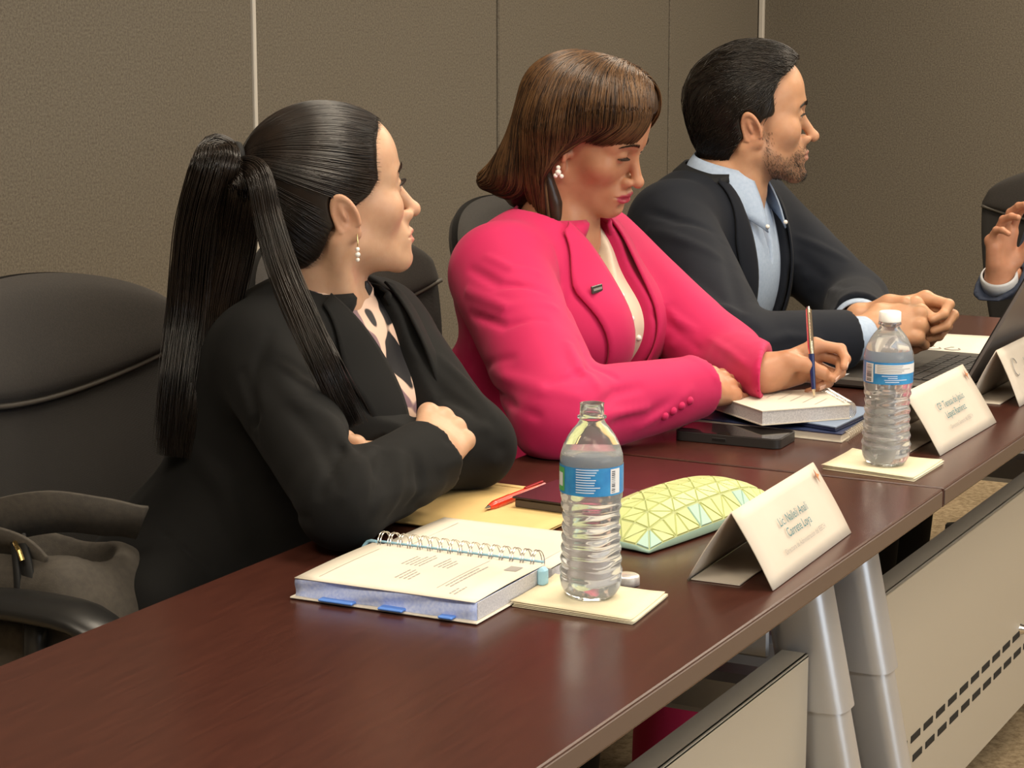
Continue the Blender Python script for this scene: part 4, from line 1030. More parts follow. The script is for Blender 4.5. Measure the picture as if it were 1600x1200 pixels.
    def shirt(s, m, lo, hi, folds=(), open_=0.0, name='shirt', h=0.004, nr=0.056):
        NB = s.NB; F = folds_fn(list(folds))
        def b(P):
            d = smin(s.core(P)+0.004, rc(P, NB+V(0, 0, -0.03), NB+V(0, -0.004, 0.012), nr+0.004, nr), 0.03)
            d = smax(d+F(P), -rc(P, NB+V(0, -0.004, -0.02), NB+V(0, -0.02, 0.10), nr-0.006, nr-0.004), 0.006)
            if open_:   # unbuttoned at the throat
                v_ = (P[:, 2]-(NB[2]-open_))/open_; d = smax(d, -np.maximum(np.abs(P[:, 0]-NB[0]-s.tilt*(P[:, 2]-NB[2]))-s.thr*np.clip(v_, -0.2, 1.3), P[:, 1]-NB[1]+0.03), 0.004)
            return smax(d, plane(P, NB+V(0, -0.02, s.ntop), V(0, 0.45, 1)), 0.004)
        v, f = extract(b, lo, hi, h); s.o(name, v, f, m)
    tilt = 0.0; ntop = 0.036; thr = 0.026
    def jacket(s, m, vbot, wtop, wbot, lo, hi, folds=(), rr=(.066, .058, .056, .045), lr=(.066, .056, .054, .044), cuffs=None, name='blazer', h=0.0042, hip=None, rough=1.0, vt=(0, -0.10, -0.005), shk=0.028, neckcut=(0.066, 0.082)):
        NB, CH, PV, g = s.NB, s.CH, s.PV, s.z; RW, LW = s.RW, s.LW
        rd, ld = cuffs or (unit(RW-s.RE), unit(LW-s.LE))
        aR, aL = unit(RW-s.RE), unit(LW-s.LE)
        sR = lambda P: smin(rc(P, s.RS, s.RE, rr[0], rr[1]), rc(P, s.RE, RW+aR*0.04, rr[2], rr[3]), 0.018)
        sL = lambda P: smin(rc(P, s.LS, s.LE, lr[0], lr[1]), rc(P, s.LE, LW+aL*0.04, lr[2], lr[3]), 0.03)
        hp = hip or (lambda P: smin(ell(P, PV+V(-0.0, 0.0, 0.06), (0.195*g, 0.145*g, 0.16)), rc(P, PV+V(-0.16, -0.02, 0.10), PV+V(-0.19, -0.04, -0.02), 0.05, 0.05), 0.05))
        bod = lambda P: smin(smin(s.core(P)-0.010, hp(P), 0.09), ell(P, (s.RS+s.LS)/2+V(0, 0.04, -0.03), (0.16*g, 0.075*g, 0.10)), 0.05)
        s.bod = bod; s.jk0 = lambda P: smin(smin(bod(P), sR(P), shk), sL(P), shk)
        FF = folds_fn([(hits(s.jk0, pts), w, a) for pts, w, a in folds]); s.FF = FF
        vtop = NB+V(*vt); vb = np.asarray(vbot)
        def vcut(P):
            v_ = (P[:, 2]-vb[2])/(vtop[2]-vb[2]); w = wbot+(wtop-wbot)*np.clip(v_, -0.6, 1.5); u = P[:, 0]-(vb[0]+(vtop[0]-vb[0])*v_)
            return np.maximum(np.abs(u)-w, P[:, 1]-(CH[1]-0.03))
        def jk(P):
            disp = FF(P)+rough*(0.0026*noise3(P*F32(13))+0.0012*noise3(P*F32(34)))
            d = bod(P)+disp; d = smax(d, -vcut(P)*0.8, 0.005); d = smax(d, -rc(P, NB+V(0, -0.01, -0.03), NB+V(0, -0.03, 0.12), *neckcut), 0.006)
            a = smax(sR(P)+disp, plane(P, RW, rd), 0.003); a = smax(a, -rc(P, RW-aR*0.045, RW+aR*0.05, rr[3]-0.012, rr[3]-0.011), 0.003)
            b = smax(sL(P)+disp, plane(P, LW, ld), 0.003); b = smax(b, -rc(P, LW-aL*0.045, LW+aL*0.05, lr[3]-0.012, lr[3]-0.011), 0.003)
            ab = smin(a, b, 0.004); d = np.where((sph(P, s.RS, 0.20) < 0) | (sph(P, s.LS, 0.20) < 0), smin(d, ab, shk), smin(d, ab, 0.010))
            return smax(d, (TOP+0.001)-P[:, 2]-np.where(P[:, 1] > YB+0.008, 9.0, 0.0), 0.004)
        v, f = extract(jk, lo, hi, h); s.full = lambda P: smin(bod(P), ell(P, CH+V(0, -0.05, 0.03), (0.10, 0.072, 0.12)), 0.03)
        return s.o(name, v, f, m)
    def lapel(s, m, inn, out, d=(0, 1, -0.25), off=0.0045, th=0.003, bulge=0.002, name='lapel', sdf=None):
        v, f = drape(sdf or s.full, inn, out, 30, 10, V(*d), off, th, bulge); return s.o(name, v, f, m)
    def collar(s, m, r, drop, a0=-62, name='collar', lift=0.024, cy=-0.016, flare=0.020, back=0.018, th=0.004):
        ring = []
        for a in np.linspace(radians(a0), radians(180-a0), 44):
            p = s.NB+V(r*cos(a), cy+r*sin(a)*0.95, lift+back*max(0, sin(a))); o_ = s.NB+V((r+flare)*cos(a), cy+0.004+(r+flare)*sin(a), lift-drop+back*0.7*max(0, sin(a)))
            tp_ = min(1.0, 0.25+min(a-radians(a0), radians(180-a0)-a)/0.45); o_ = p+(o_-p)*tp_
            ring.append([p, (p+o_)/2+V(flare*0.3*cos(a), flare*0.3*sin(a), 0.008*tp_), o_])
        v, f = sheet(np.array(ring).transpose(1, 0, 2), th); return s.o(name, v, f, m)
    def trousers(s, m, shoe_m, name='trousers', r=(0.088, 0.068, 0.054)):
        al = np.array([s.HL, s.HR, s.KL, s.KR, s.FL, s.FR, s.PV]); g = s.z
        v, f = extract(lambda P: smin(legs(P, s.HL, s.HR, s.KL, s.KR, s.FL, s.FR, r), ell(P, s.PV+V(0, 0, -0.01), (0.175*g, 0.13*g, 0.10)), 0.04)+0.002*noise3(P*F32(11)), al.min(0)-V(0.2, 0.14, 0.04), al.max(0)+V(0.2, 0.17, 0.14), 0.009)
        s.o(name, v, f, m)
        for F_ in (s.FL, s.FR): shoe(s.t, 'shoe', F_, (0, -1), shoe_m, s.base)
    def brows(s, m, n=220, thick=1.0, lift=0.0):
        v, f = brow_strands(s.hd, n, thick, lift); h = len(f)//2; hv = len(v)//2
        s.o('eyebrow', v[:hv], f[:h], m); s.o('eyebrow', v[hv:], f[h:]-hv, m)
    def ball(s, name, c, r, m, parent=None):
        g = MB().lathe([(0.0002, -r)]+[(r*sin(a), -r*cos(a)) for a in np.linspace(0.2, 2.9, 8)]+[(0.0002, r)], c, 12); return g.obj(name, m, parent or s.t, smooth=True, off=s.base)
# ================================================================== bag on the chair
t = thing('tote_bag', 'dark grey slouchy tote bag beside the black blazer at left', 'bag', (1.94, 1.60, 0.492))
def bag_part(f, lo, hi, nm, m, h=0.005): v, q = extract(f, V(*lo), V(*hi), h); return meshobj(nm, v, q, m, t, off=(1.94, 1.60, 0.492))
def rbox(P, c, hh, r):
    q = np.abs(P-np.asarray(c, F32))-(np.asarray(hh, F32)-F32(r)); return np.sqrt((np.maximum(q, 0)**2).sum(1))+np.minimum(q.max(1), 0)-r

def bag_main(P):
    d = rbox(P, (1.945, 1.60, 0.60), (0.085, 0.115, 0.112), 0.045); d = smin(d, ell(P, (1.93, 1.50, 0.585), (0.075, 0.05, 0.09)), 0.03); d = smin(d, ell(P, (1.90, 1.64, 0.58), (0.06, 0.06, 0.09)), 0.03)
    d = d+0.012*noise3(P*np.array([9, 12, 26], F32))+0.006*noise3(P*np.array([30, 24, 34], F32))
    return smax(d, -ell(P, (1.955, 1.585, 0.735), (0.060, 0.090, 0.085)), 0.008)
bag_part(bag_main, (1.80, 1.42, 0.49), (2.08, 1.76, 0.76), 'bag_body', 'bag')
bag_part(lambda P: ell(P, (1.955, 1.585, 0.655), (0.055, 0.085, 0.02)), (1.85, 1.45, 0.6), (2.06, 1.72, 0.72), 'lining', 'bag_dark')
def strip(pts, w, nm, m, up=(0, 0, 1), th=0.004):
    c = spline(pts, 28); tg = np.gradient(c, axis=0); sd = np.cross(tg, np.asarray(up, float)); sd /= np.linalg.norm(sd, axis=1, keepdims=True)+1e-9
    g = np.stack([c-sd*w/2, c, c+sd*w/2], 1); v_, f_ = sheet(g, th); return meshobj(nm, v_, f_, m, t, off=(1.94, 1.60, 0.492))
strip([(1.90, 1.69, 0.69), (1.905, 1.64, 0.735), (1.92, 1.56, 0.758), (1.95, 1.50, 0.752), (1.98, 1.47, 0.742)], 0.055, 'top_flap', 'bag', (1, 0, 0.3))
strip([(1.885, 1.70, 0.665), (1.88, 1.63, 0.722), (1.885, 1.575, 0.722), (1.89, 1.545, 0.700)], 0.040, 'rim_band', 'bag', (1, 0, 0.5))
strip([(1.885, 1.575, 0.735), (1.872, 1.555, 0.70), (1.868, 1.545, 0.64), (1.870, 1.525, 0.56), (1.875, 1.51, 0.505)], 0.016, 'strap', 'bag_dark', (1, 0, 0))
strip([(1.885, 1.585, 0.735), (1.866, 1.565, 0.69), (1.862, 1.56, 0.63), (1.866, 1.535, 0.55)], 0.008, 'drawstring', 'bag_dark', (1, 0, 0))
MB().tube([(1.879, 1.578, 0.728), (1.868, 1.562, 0.722), (1.866, 1.556, 0.712)], 0.003, 8).obj('strap_ring', 'gold', t, off=(1.94, 1.60, 0.492))
MB().tube([(1.872, 1.665, 0.752), (1.870, 1.652, 0.735), (1.868, 1.640, 0.722)], [0.0022, 0.0032, 0.0024], 8).obj('zip_pull', 'chrome', t, off=(1.94, 1.60, 0.492))
bag_part(lambda P: rbox(P, (1.868, 1.60, 0.585), (0.022, 0.062, 0.055), 0.018)+0.006*noise3(P*F32(24)), (1.82, 1.5, 0.49), (1.92, 1.70, 0.68), 'front_pocket', 'bag')
t.location = (1.918, 1.652, 0.492)
# ================================================================== woman in the black blazer
MT['skin_a'] = skin_mat('skin_light'); MT['blazer_a'] = mat('black_blazer', (0.0060, 0.0060, 0.0060), 0.82, spec=0.18, sheen=0.02, noise=(9, (0.0075, 0.0075, 0.0075)), bump=(900, 0.12, 0.0005))
MT['hair_a'] = hair_mat('black_hair', (0.0075, 0.0058, 0.0050), (0.017, 0.0110, 0.008), 0.30)
MT['nail'] = mat('fingernail', (0.72, 0.47, 0.38), 0.25)
MT['pearl'] = mat('pearl', (0.85, 0.80, 0.74), 0.18, coat=0.5)
MT['black_trouser'] = mat('black_trousers', (0.012, 0.012, 0.013), 0.85)
MT['black_shoe'] = mat('black_shoe', (0.01, 0.01, 0.01), 0.3)
MT['hair_tie'] = mat('hair_tie', (0.006, 0.006, 0.006), 0.8)
def blouse():
    m = mat('print_blouse', (0.6, 0.45, 0.36), 0.6); N = m.node_tree.nodes; L = m.node_tree.links; b = N['Principled BSDF']
    tc = N.new('ShaderNodeTexCoord'); t = N.new('ShaderNodeTexNoise'); t.inputs['Scale'].default_value = 24; t.inputs['Detail'].default_value = 0.5
    L.new(tc.outputs['Object'], t.inputs['Vector']); r = N.new('ShaderNodeValToRGB'); e = r.color_ramp.elements
    e[0].position = 0.43; e[0].color = (0.012, 0.011, 0.013, 1); e[1].position = 0.45; e[1].color = (0.66, 0.46, 0.36, 1)
    k = e.new(0.60); k.color = (0.66, 0.46, 0.36, 1); k = e.new(0.62); k.color = (0.20, 0.12, 0.14, 1)
    L.new(t.outputs['Fac'], r.inputs[0]); L.new(r.outputs[0], b.inputs['Base Color']); return m
MT['blouse_a'] = blouse()
def woman_a():
    RS = at_y(405, 560, 1.455); LS = RS+V(0.292, 0.0, 0.0)
    RE = at_z(535, 786, 0.796); RW = at_z(672, 714, 0.815)
    LE = at_z(738, 696, 0.796); LW = V(2.130, 1.308, 0.802); PV = V(2.22, 1.58, 0.50)
    hd = Head((0, 0, 0), (cos(radians(-38)), sin(radians(-38)), 0.19), (-0.05, 0.03, 1), 0.965, jaw=0.96, cheek=0.99, nose=0.9, lips=1.0, chin=0.2, neckr=0.0455)
    ear = at_y(540, 337, 1.385); hd.o = ear-(hd.R @ V(-0.0745, -0.010, -0.016))*hd.sc
    s = Fig('woman with a long black ponytail, black blazer and crossed arms', RS, LS, RE, LE, RW, LW, PV, hd, 0.97, bust=0.9)
    t, base, NB, CH = s.t, s.base, s.NB, s.CH
    rd = unit(at_z(705, 655, 0.842)-RW); hR, l0, h0, nR, fR, tR = hand_sdf(RW+rd*0.004, rd, V(-0.42, -0.60, 0.68), -1, [(40, 60, 30, 3), (45, 62, 30, 0), (50, 62, 30, -2), (54, 62, 30, -5)], 0.99,
        [(0.022, 0.026, -0.012), (0.045, 0.034, -0.026), (0.066, 0.030, -0.040), (0.082, 0.022, -0.048)])
    tip = at_y(528, 666, 1.288); ld = unit(tip-LW); hL, l1, h1, nL, fL, tL = hand_sdf(tip-ld*0.165, ld, V(0.0, -0.45, 0.9), 1, [(4, 8, 5, 9), (12, 14, 8, 3), (22, 20, 10, -3), (34, 26, 12, -8)], 0.93)
    s.body('skin_a', (0.53, 0.325, 0.212), lambda q: face_rules(q, (0.50, 0.20, 0.16)), [(hR, l0, h0, RE, RW), (hL, l1, h1, LE, LW)])
    hd.eyes(t, base); add_nails(nL, (0, 1), 'nail', t, base, 0.93); s.brows('hair_a'); lashes(s, 'hair_a')
    s.shirt('blouse_a', V(2.02, 1.20, 0.60), V(2.50, 1.66, 1.10), [([CH+V(0.012, -0.16, 0.10), CH+V(0.010, -0.17, -0.10)], 0.006, 0.004), ([CH+V(-0.02, -0.15, 0.12), CH+V(-0.012, -0.17, -0.06)], 0.008, -0.005)], name='blouse')
    FL_ = [([(470, 590), (520, 575), (560, 560)], .006, .006), ([(430, 580), (470, 630), (520, 660), (560, 720)], .011, -.008), ([(440, 560), (500, 600), (540, 640)], .007, .005),
           ([(500, 770), (530, 710), (560, 670)], .008, .008), ([(540, 780), (560, 730), (585, 700)], .008, -.008), ([(575, 800), (590, 750), (600, 710)], .007, .007),
           ([(610, 800), (622, 750), (625, 710)], .008, -.007), ([(640, 790), (655, 750), (650, 715)], .007, .006), ([(480, 810), (430, 750), (400, 650), (380, 580)], .007, .009),
           ([(420, 520), (395, 600), (400, 680)], .008, .005), ([(660, 570), (690, 610), (745, 650)], .008, .007), ([(650, 610), (700, 650), (760, 670)], .008, -.007),
           ([(700, 690), (740, 682), (785, 700)], .006, .007), ([(690, 730), (730, 715), (780, 725)], .008, -.006), ([(690, 560), (730, 600), (770, 650)], .008, -.006),
           ([(250, 830), (300, 870), (330, 890)], .005, .005), ([(300, 700), (350, 760), (380, 840)], .013, -.007), ([(540, 640), (560, 710), (600, 760)], .010, .005),
           ([(560, 800), (620, 770), (690, 760)], .009, -.006), ([(590, 815), (650, 790), (700, 780)], .007, .006), ([(455, 640), (500, 690), (530, 760)], .008, .005)]
    s.jacket('blazer_a', CH+V(0.008, -0.22, -0.16), 0.046, 0.020, V(1.82, 1.10, 0.36), V(2.62, 1.82, 1.10), FL_, rr=(.059, .049, .049, .046), lr=(.056, .049, .050, .044), hip=lambda P: smin(smin(ell(P, PV+V(-0.02, 0.01, 0.07), (0.215, 0.16, 0.19)), rc(P, PV+V(-0.16, 0.03, 0.10), PV+V(-0.21, 0.02, -0.02), 0.07, 0.06), 0.06), smin(ell(P, (RS+LS)/2+V(-0.02, 0.075, -0.14), (0.16, 0.085, 0.16)), chain(P, [V(2.09, 1.53, 0.70), V(1.985, 1.525, 0.635), V(1.950, 1.52, 0.56)], [.045, .045, .042], .02), 0.05), 0.08), cuffs=(unit(V(0.90, -0.10, 0.22)), ld))
    cx = CH[0]+0.008
    for k in (1, -1):
        inn = [NB+V(k*0.064, -0.030, 0.020), NB+V(k*0.052, -0.10, -0.03), CH+V(k*0.032+0.006, -0.2, -0.02), V(cx+k*0.018, 1.25, CH[2]-0.175)]
        out = [NB+V(k*0.088, -0.024, 0.008), NB+V(k*0.105, -0.10, -0.050), NB+V(k*(0.086 if k > 0 else 0.108), -0.10, -0.062), NB+V(k*0.112, -0.10, -0.074), CH+V(k*0.090, -0.2, -0.045), V(cx+k*0.028, 1.25, CH[2]-0.175)]
        s.lapel('blazer_a', inn, out)
    s.collar('blazer_a', 0.070, 0.046)
    s.collar('blouse_a', 0.052, 0.042, -80, 'blouse_collar', 0.036, -0.014, 0.012, 0.008, 0.0025)
    s.trousers('black_trouser', 'black_shoe')
    e = hd.wld((-0.0785, -0.002, -0.048)); eo = MB().tube([e+V(0, 0, 0.006), e+V(-0.002, -0.002, -0.004), e+V(-0.001, -0.001, -0.010)], 0.0006, 6).obj('earring', 'gold', t, off=base)
    for z, r_ in ((-0.0125, .0028), (-0.019, .0034), (-0.0255, .0026)): s.ball('bead', e+V(-0.001, -0.001, z), r_, 'pearl', eo)
    # ---- hair drawn back to a tie, long tail
    zk = [-0.11, -0.085, -0.065, -0.03, -0.012, 0.002, 0.018, 0.040, 0.065, 0.085, 0.105, 0.13]; yk = [-0.082, -0.066, -0.046, -0.030, -0.002, 0.030, 0.046, 0.048, 0.055, 0.066, 0.092, 0.14]
    cut = lambda q: (q[:, 1]-np.interp(q[:, 2], zk, yk).astype(F32)-0.25*np.maximum(0, 0.06-np.abs(q[:, 0]))*(q[:, 2] > 0.05))*0.75
    sd2 = lambda q: smin(hd.cranium(q, 0.0040), hd.face(q)-0.0038, 0.012)
    v, f = extract(lambda P: (lambda q: smax(smax(sd2(q), cut(q), 0.006), -hd.ears(q)+0.001, 0.004))(hd.loc(P))*F32(hd.sc), hd.o-V(0.13, 0.13, 0.14), hd.o+V(0.13, 0.13, 0.14), 0.0026); s.o('hair_cap', v, f, 'hair_a')
    T = np.array([0.004, -0.108, 0.074]); r = np.random.default_rng(1); n = 5200
    z = r.uniform(-0.085, 0.118, n); y = np.interp(z, zk, yk)+0.003-np.abs(r.normal(0, 0.035, n)); x = r.choice([-1, 1], n, p=[0.72, 0.28])*r.uniform(0.0, 0.085, n)
    src = np.stack([x, y, z], 1).astype(F32)
    for _ in range(14): g = grad(sd2, src).astype(F32); src = src-g*sd2(src)[:, None]
    ok = (cut(src) < 0.004) & (hd.ears(src) > 0.004); src = src[ok]; lay = r.uniform(0.0002, 0.0028, len(src)).astype(F32); lay0 = lay.copy()
    st = 22; P = src.copy(); paths = [P]; L0 = np.linalg.norm(src-T, axis=1)
    for i in range(st):
        d = (T-P).astype(F32); dist = np.linalg.norm(d, axis=1, keepdims=True); g = grad(sd2, P).astype(F32); d = d/dist
        d = d-g*np.einsum('ij,ij->i', d, g)[:, None]*np.clip((dist-0.02)/0.02, 0, 1); d /= np.linalg.norm(d, axis=1, keepdims=True)+1e-6
        stp = (np.minimum(L0*1.30/st, dist[:, 0]*0.5))[:, None].astype(F32); P = P+d*stp
        q = sd2(P)-lay*min(1, i/3); P = np.where(dist > 0.022, P-g*np.clip(q, -0.02, 0.02)[:, None], P).astype(F32); paths.append(P)
    paths = np.stack(paths, 1); Wp = hd.wld(paths.reshape(-1, 3)).reshape(paths.shape)
    rad = np.full(paths.shape[:2], 0.00050)*r.uniform(0.6, 1.4, len(paths))[:, None]; rad[:, 0] *= 0.15; rad[:, 1] *= 0.6
    v, f = tubes(Wp, rad); s.o('pulled_back_hair', v, f, 'hair_a')
    Tw = hd.wld(T); ax = unit(hd.R @ V(0, -1, 0.25)); e1 = unit(np.cross(ax, V(0, 0, 1))); e2 = np.cross(ax, e1)
    MB().tube([Tw+ax*0.004+(e1*cos(a)+e2*sin(a))*0.0155 for a in np.linspace(0, 2*pi, 25)], 0.0055, 8).obj('hair_tie', 'hair_tie', t, smooth=True, off=base)
    main = [Tw+ax*0.002, Tw+ax*0.022+V(0, 0, 0.002), at_y(342, 252, 1.500), at_y(322, 330, 1.535), at_y(308, 430, 1.555), at_y(298, 540, 1.555), at_y(288, 630, 1.545), at_y(280, 715, 1.545)]
    m2 = [Tw+ax*0.002, Tw+ax*0.016+V(0, 0, -0.010), at_y(383, 290, 1.47), at_y(372, 380, 1.50), at_y(352, 480, 1.52), at_y(346, 560, 1.52), at_y(344, 640, 1.52)]
    m3 = [Tw+ax*0.004+V(0, 0, -0.004), at_y(402, 270, 1.445), at_y(418, 340, 1.425), at_y(442, 420, 1.395), at_y(478, 505, 1.345), at_y(512, 580, 1.312), at_y(552, 668, 1.294)]
    m4 = [Tw+ax*0.002+V(0, 0, 0.004), Tw+ax*0.03+V(0, 0, 0.008), at_y(325, 262, 1.51), at_y(300, 360, 1.54), at_y(288, 480, 1.56), at_y(272, 600, 1.55), at_y(262, 700, 1.55)]
    T4 = merge([tail(main, 1700, 0.011, 0.030, 3, flat=0.55, end=0.12), tail(m2, 800, 0.009, 0.021, 4, flat=0.5, end=0.35), tail(m3, 750, 0.008, 0.014, 5, flat=0.45, end=0.25), tail(m4, 260, 0.012, 0.022, 6, flat=0.6, end=0.3)])
    s.o('ponytail', T4[0], T4[1], 'hair_a')
def tail(ctrl, n, w0, w1, seed, rr=0.00062, flat=0.6, end=0.12, K=30):
    r = np.random.default_rng(seed); c = spline(ctrl, K); tt = np.linspace(0, 1, K); tg = np.gradient(c, axis=0); tg /= np.linalg.norm(tg, axis=1, keepdims=True)
    a = r.uniform(0, 2*pi, n); rad_ = np.sqrt(r.random(n)); U = rad_*np.cos(a); Vv = rad_*np.sin(a)*flat; wd = np.interp(tt, [0, 0.15, 0.5, 1], [w0, w0*1.9, w1, w1*0.8])
    clump = np.round(U*5)/5; e1 = np.cross(tg, -FW); e1 /= np.linalg.norm(e1, axis=1, keepdims=True); e2 = np.cross(tg, e1)
    ph = clump*9+r.normal(0, 0.5, n); amp = r.normal(0, 0.004, n); lens = 1-end*r.random(n)**2; ti = lens[:, None]*tt[None]
    I = lambda M_: np.stack([np.interp(ti, tt, M_[:, k]) for k in range(3)], -1)
    ci, e1i, e2i = I(c), I(e1), I(e2); w = np.interp(ti, tt, wd); Uc = U[:, None]*(1-0.30*ti)+clump[:, None]*0.30*ti
    P = ci+((Uc*w+amp[:, None]*ti*np.sin(3*ti+ph[:, None])*1.5)[..., None])*e1i+(Vv[:, None]*w)[..., None]*e2i
    R_ = np.full((n, K), rr)*r.uniform(0.6, 1.4, n)[:, None]; R_[:, -6:] *= np.linspace(1, 0.25, 6); return tubes(P, R_)
woman_a()
# ================================================================== woman in the pink blazer
MT['skin_b'] = skin_mat('skin_warm'); MT['pink'] = mat('pink_blazer', (0.48, 0.014, 0.088), 0.72, spec=0.25, sheen=0.08, noise=(8, (0.52, 0.017, 0.10)), bump=(800, 0.12, 0.0005))
MT['pink_dark'] = mat('pink_trousers', (0.42, 0.010, 0.065), 0.8)
MT['cream'] = mat('cream_blouse', (0.72, 0.62, 0.48), 0.42, sheen=0.1)
MT['hair_b'] = hair_mat('chestnut_hair', (0.075, 0.036, 0.015), (0.150, 0.078, 0.033), 0.34)
MT['hair_b2'] = hair_mat('dark_brown_hair', (0.018, 0.0095, 0.006), (0.040, 0.020, 0.010), 0.36)
MT['pin'] = mat('name_pin', (0.09, 0.085, 0.08), 0.35, metal=0.6)
MT['pen_blue'] = mat('pen_navy', (0.012, 0.022, 0.09), 0.2, coat=0.5)
MT['pen_gold'] = mat('pen_champagne', (0.80, 0.70, 0.52), 0.22, metal=1.0)
def woman_b():
    RS = at_y(780, 428, 1.468); LS = RS+V(0.345, 0.0, 0.0)
    RE = at_z(878, 650, 0.793); RW = at_z(1088, 606, 0.806)
    LW = at_z(1196, 583, 0.812); LE = V(3.04, 1.225, 0.800); PV = V(2.84, 1.61, 0.50)
    hd = Head((0, 0, 0), (cos(radians(-88)), sin(radians(-88)), -0.36), (-0.12, -0.03, 1), 0.93, jaw=1.06, cheek=1.05, nose=0.75, lips=1.15, chin=0.0, lid=0.62, neckr=0.050)
    e0 = hd.R @ V(0.0, 0.112, -0.0425)*hd.sc; hd.o = at_y(1000, 287, 1.325)-e0
    s = Fig('woman with a brown bob and a bright pink blazer writing', RS, LS, RE, LE, RW, LW, PV, hd, 1.06, bust=1.15, belly=0.02, nb=(0.0, 0.0, 0.040)); t, base, NB, CH = s.t, s.base, s.NB, s.CH
    # resting right hand, writing left hand
    dR = unit(V(0.97, -0.16, -0.055)); hR, l0, h0, nR, fR, tR = hand_sdf(RW+dR*0.0, dR, V(-0.15, -0.42, 0.88), -1, [(10, 12, 8, 4), (12, 12, 8, 1), (12, 14, 8, -2), (14, 16, 8, -6)], 0.92,
        [(0.025, 0.026, -0.012), (0.048, 0.036, -0.018), (0.070, 0.040, -0.022), (0.088, 0.038, -0.024)])
    kn = at_z(1286, 554, 0.832); dL = unit(kn-LW); nLn = V(0.78, 0.30, 0.50)
    hL, l1, h1, nL, fL, tL = hand_sdf(LW+dL*0.004, dL, nLn, 1, [(40, 66, 30, 2), (52, 74, 34, 0), (60, 80, 36, -2), (64, 84, 36, -3)], 0.92,
        [(0.026, 0.026, -0.014), (0.048, 0.026, -0.034), (0.070, 0.014, -0.048), (0.086, 0.000, -0.054)])
    s.body('skin_b', (0.46, 0.235, 0.135), lambda q: face_rules(q, (0.36, 0.035, 0.075), (0.50, 0.20, 0.12), bw=0.15), [(hR, l0, h0, RE, RW), (hL, l1, h1, LE, LW)])
    hd.eyes(t, base, down=0.5); add_nails(nR, (0, 1, 2, 3), 'nail', t, base, 0.92); add_nails(nL, (0, 1, 2, 3, 4), 'nail', t, base, 0.92); s.brows('hair_b2', 200, 0.8); lashes(s, 'hair_b2', 46, (-1,))
    s.ntop = 0.012; s.thr = 0.036
    s.shirt('cream', V(2.60, 1.15, 0.60), V(3.14, 1.68, 1.12), [([CH+V(-0.01, -0.16, 0.11), CH+V(0.008, -0.20, -0.12)], 0.006, 0.004), ([CH+V(0.03, -0.15, 0.10), CH+V(0.03, -0.2, -0.04)], 0.008, -0.005), ([CH+V(-0.035, -0.15, 0.08), CH+V(-0.03, -0.2, -0.06)], 0.008, -0.004)], open_=0.115, name='blouse')
    FL_ = [([(735, 420), (780, 445), (850, 455)], .007, .008), ([(730, 455), (790, 480), (865, 480)], .007, -.008), ([(735, 490), (790, 510), (850, 500)], .006, .006), ([(760, 400), (800, 420), (840, 425)], .006, -.006),
           ([(740, 540), (790, 590), (850, 610), (900, 620)], .009, -.008), ([(735, 570), (790, 625), (840, 650)], .007, .007), ([(890, 540), (905, 575), (930, 600)], .008, -.009), ([(905, 530), (925, 570), (960, 590)], .006, .007),
           ([(860, 600), (895, 590), (925, 575)], .007, .007), ([(930, 640), (960, 615), (1000, 605)], .007, .006), ([(900, 670), (950, 650), (1010, 640)], .008, -.007), ([(960, 660), (1010, 650), (1060, 625)], .007, .006), ([(1000, 670), (1040, 640), (1080, 610)], .007, -.005),
           ([(870, 390), (880, 440), (895, 500)], .007, .006), ([(725, 600), (760, 660), (830, 700)], .012, -.007), ([(715, 560), (760, 575), (800, 560)], .007, .006),
           ([(1060, 520), (1090, 545), (1130, 570)], .006, .005), ([(1050, 540), (1080, 560), (1120, 590)], .007, -.005), ([(1110, 530), (1140, 550), (1170, 575)], .006, -.004), ([(1010, 480), (1040, 505), (1060, 520)], .006, .006), ([(1040, 480), (1060, 500), (1085, 515)], .006, -.006)]
    s.jacket('pink', CH+V(0.012, -0.26, -0.145), 0.050, 0.020, V(2.34, 1.02, 0.36), V(3.26, 1.86, 1.12), FL_, rr=(.076, .068, .064, .042), lr=(.070, .060, .056, .041), cuffs=(unit(dR+V(0, 0, 0.06)), unit(V(0.25, -0.95, 0.0))), neckcut=(0.066, 0.084))
    cx = CH[0]+0.012
    for k in (1, -1):
        inn = [NB+V(k*0.066, -0.026, 0.022), NB+V(k*0.054, -0.10, -0.03), CH+V(k*0.036+0.008, -0.2, -0.02), V(cx+k*0.016, 1.20, CH[2]-0.165)]
        out = [NB+V(k*0.092, -0.020, 0.008), NB+V(k*0.120, -0.09, -0.040), NB+V(k*0.128, -0.10, -0.062), CH+V(k*0.102, -0.2, -0.035), CH+V(k*0.070, -0.2, -0.10), V(cx+k*0.024, 1.20, CH[2]-0.165)]
        s.lapel('pink', inn, out, off=0.005, th=0.0035, bulge=0.003)
    s.collar('pink', 0.070, 0.048, lift=0.030)
    # seam between collar and lapel, pin, buttons
    pp = trace_to(s.full, np.array([at_y(912, 456, 1.0), at_y(929, 447, 1.0)]), unit(V(0, 1, -0.1)), 0.010)
    c = hit(s.full, 920, 452); gx = unit(V(0.9, -0.15, 0.06)); gy = V(0, 0.12, 1.0); gy = unit(gy-gx*(gy @ gx)); gn = np.cross(gx, gy)
    R3 = np.stack([gx, gy, gn], 1); MB().box(c+V(-0.0135, -0.0058, 0.013), c+V(0.0135, 0.0058, 0.0165), 0.001, R3, c).obj('lapel_pin', 'pin', t, off=base)
    pinp = MB()
    for i in range(7): pinp.box(c+V(-0.0105+0.0031*i, -0.0018, 0.0166), c+V(-0.0083+0.0031*i, 0.0018, 0.0169), 0, R3, c)
    pinp.obj('pin_lettering', 'pale_ink', t, off=base)
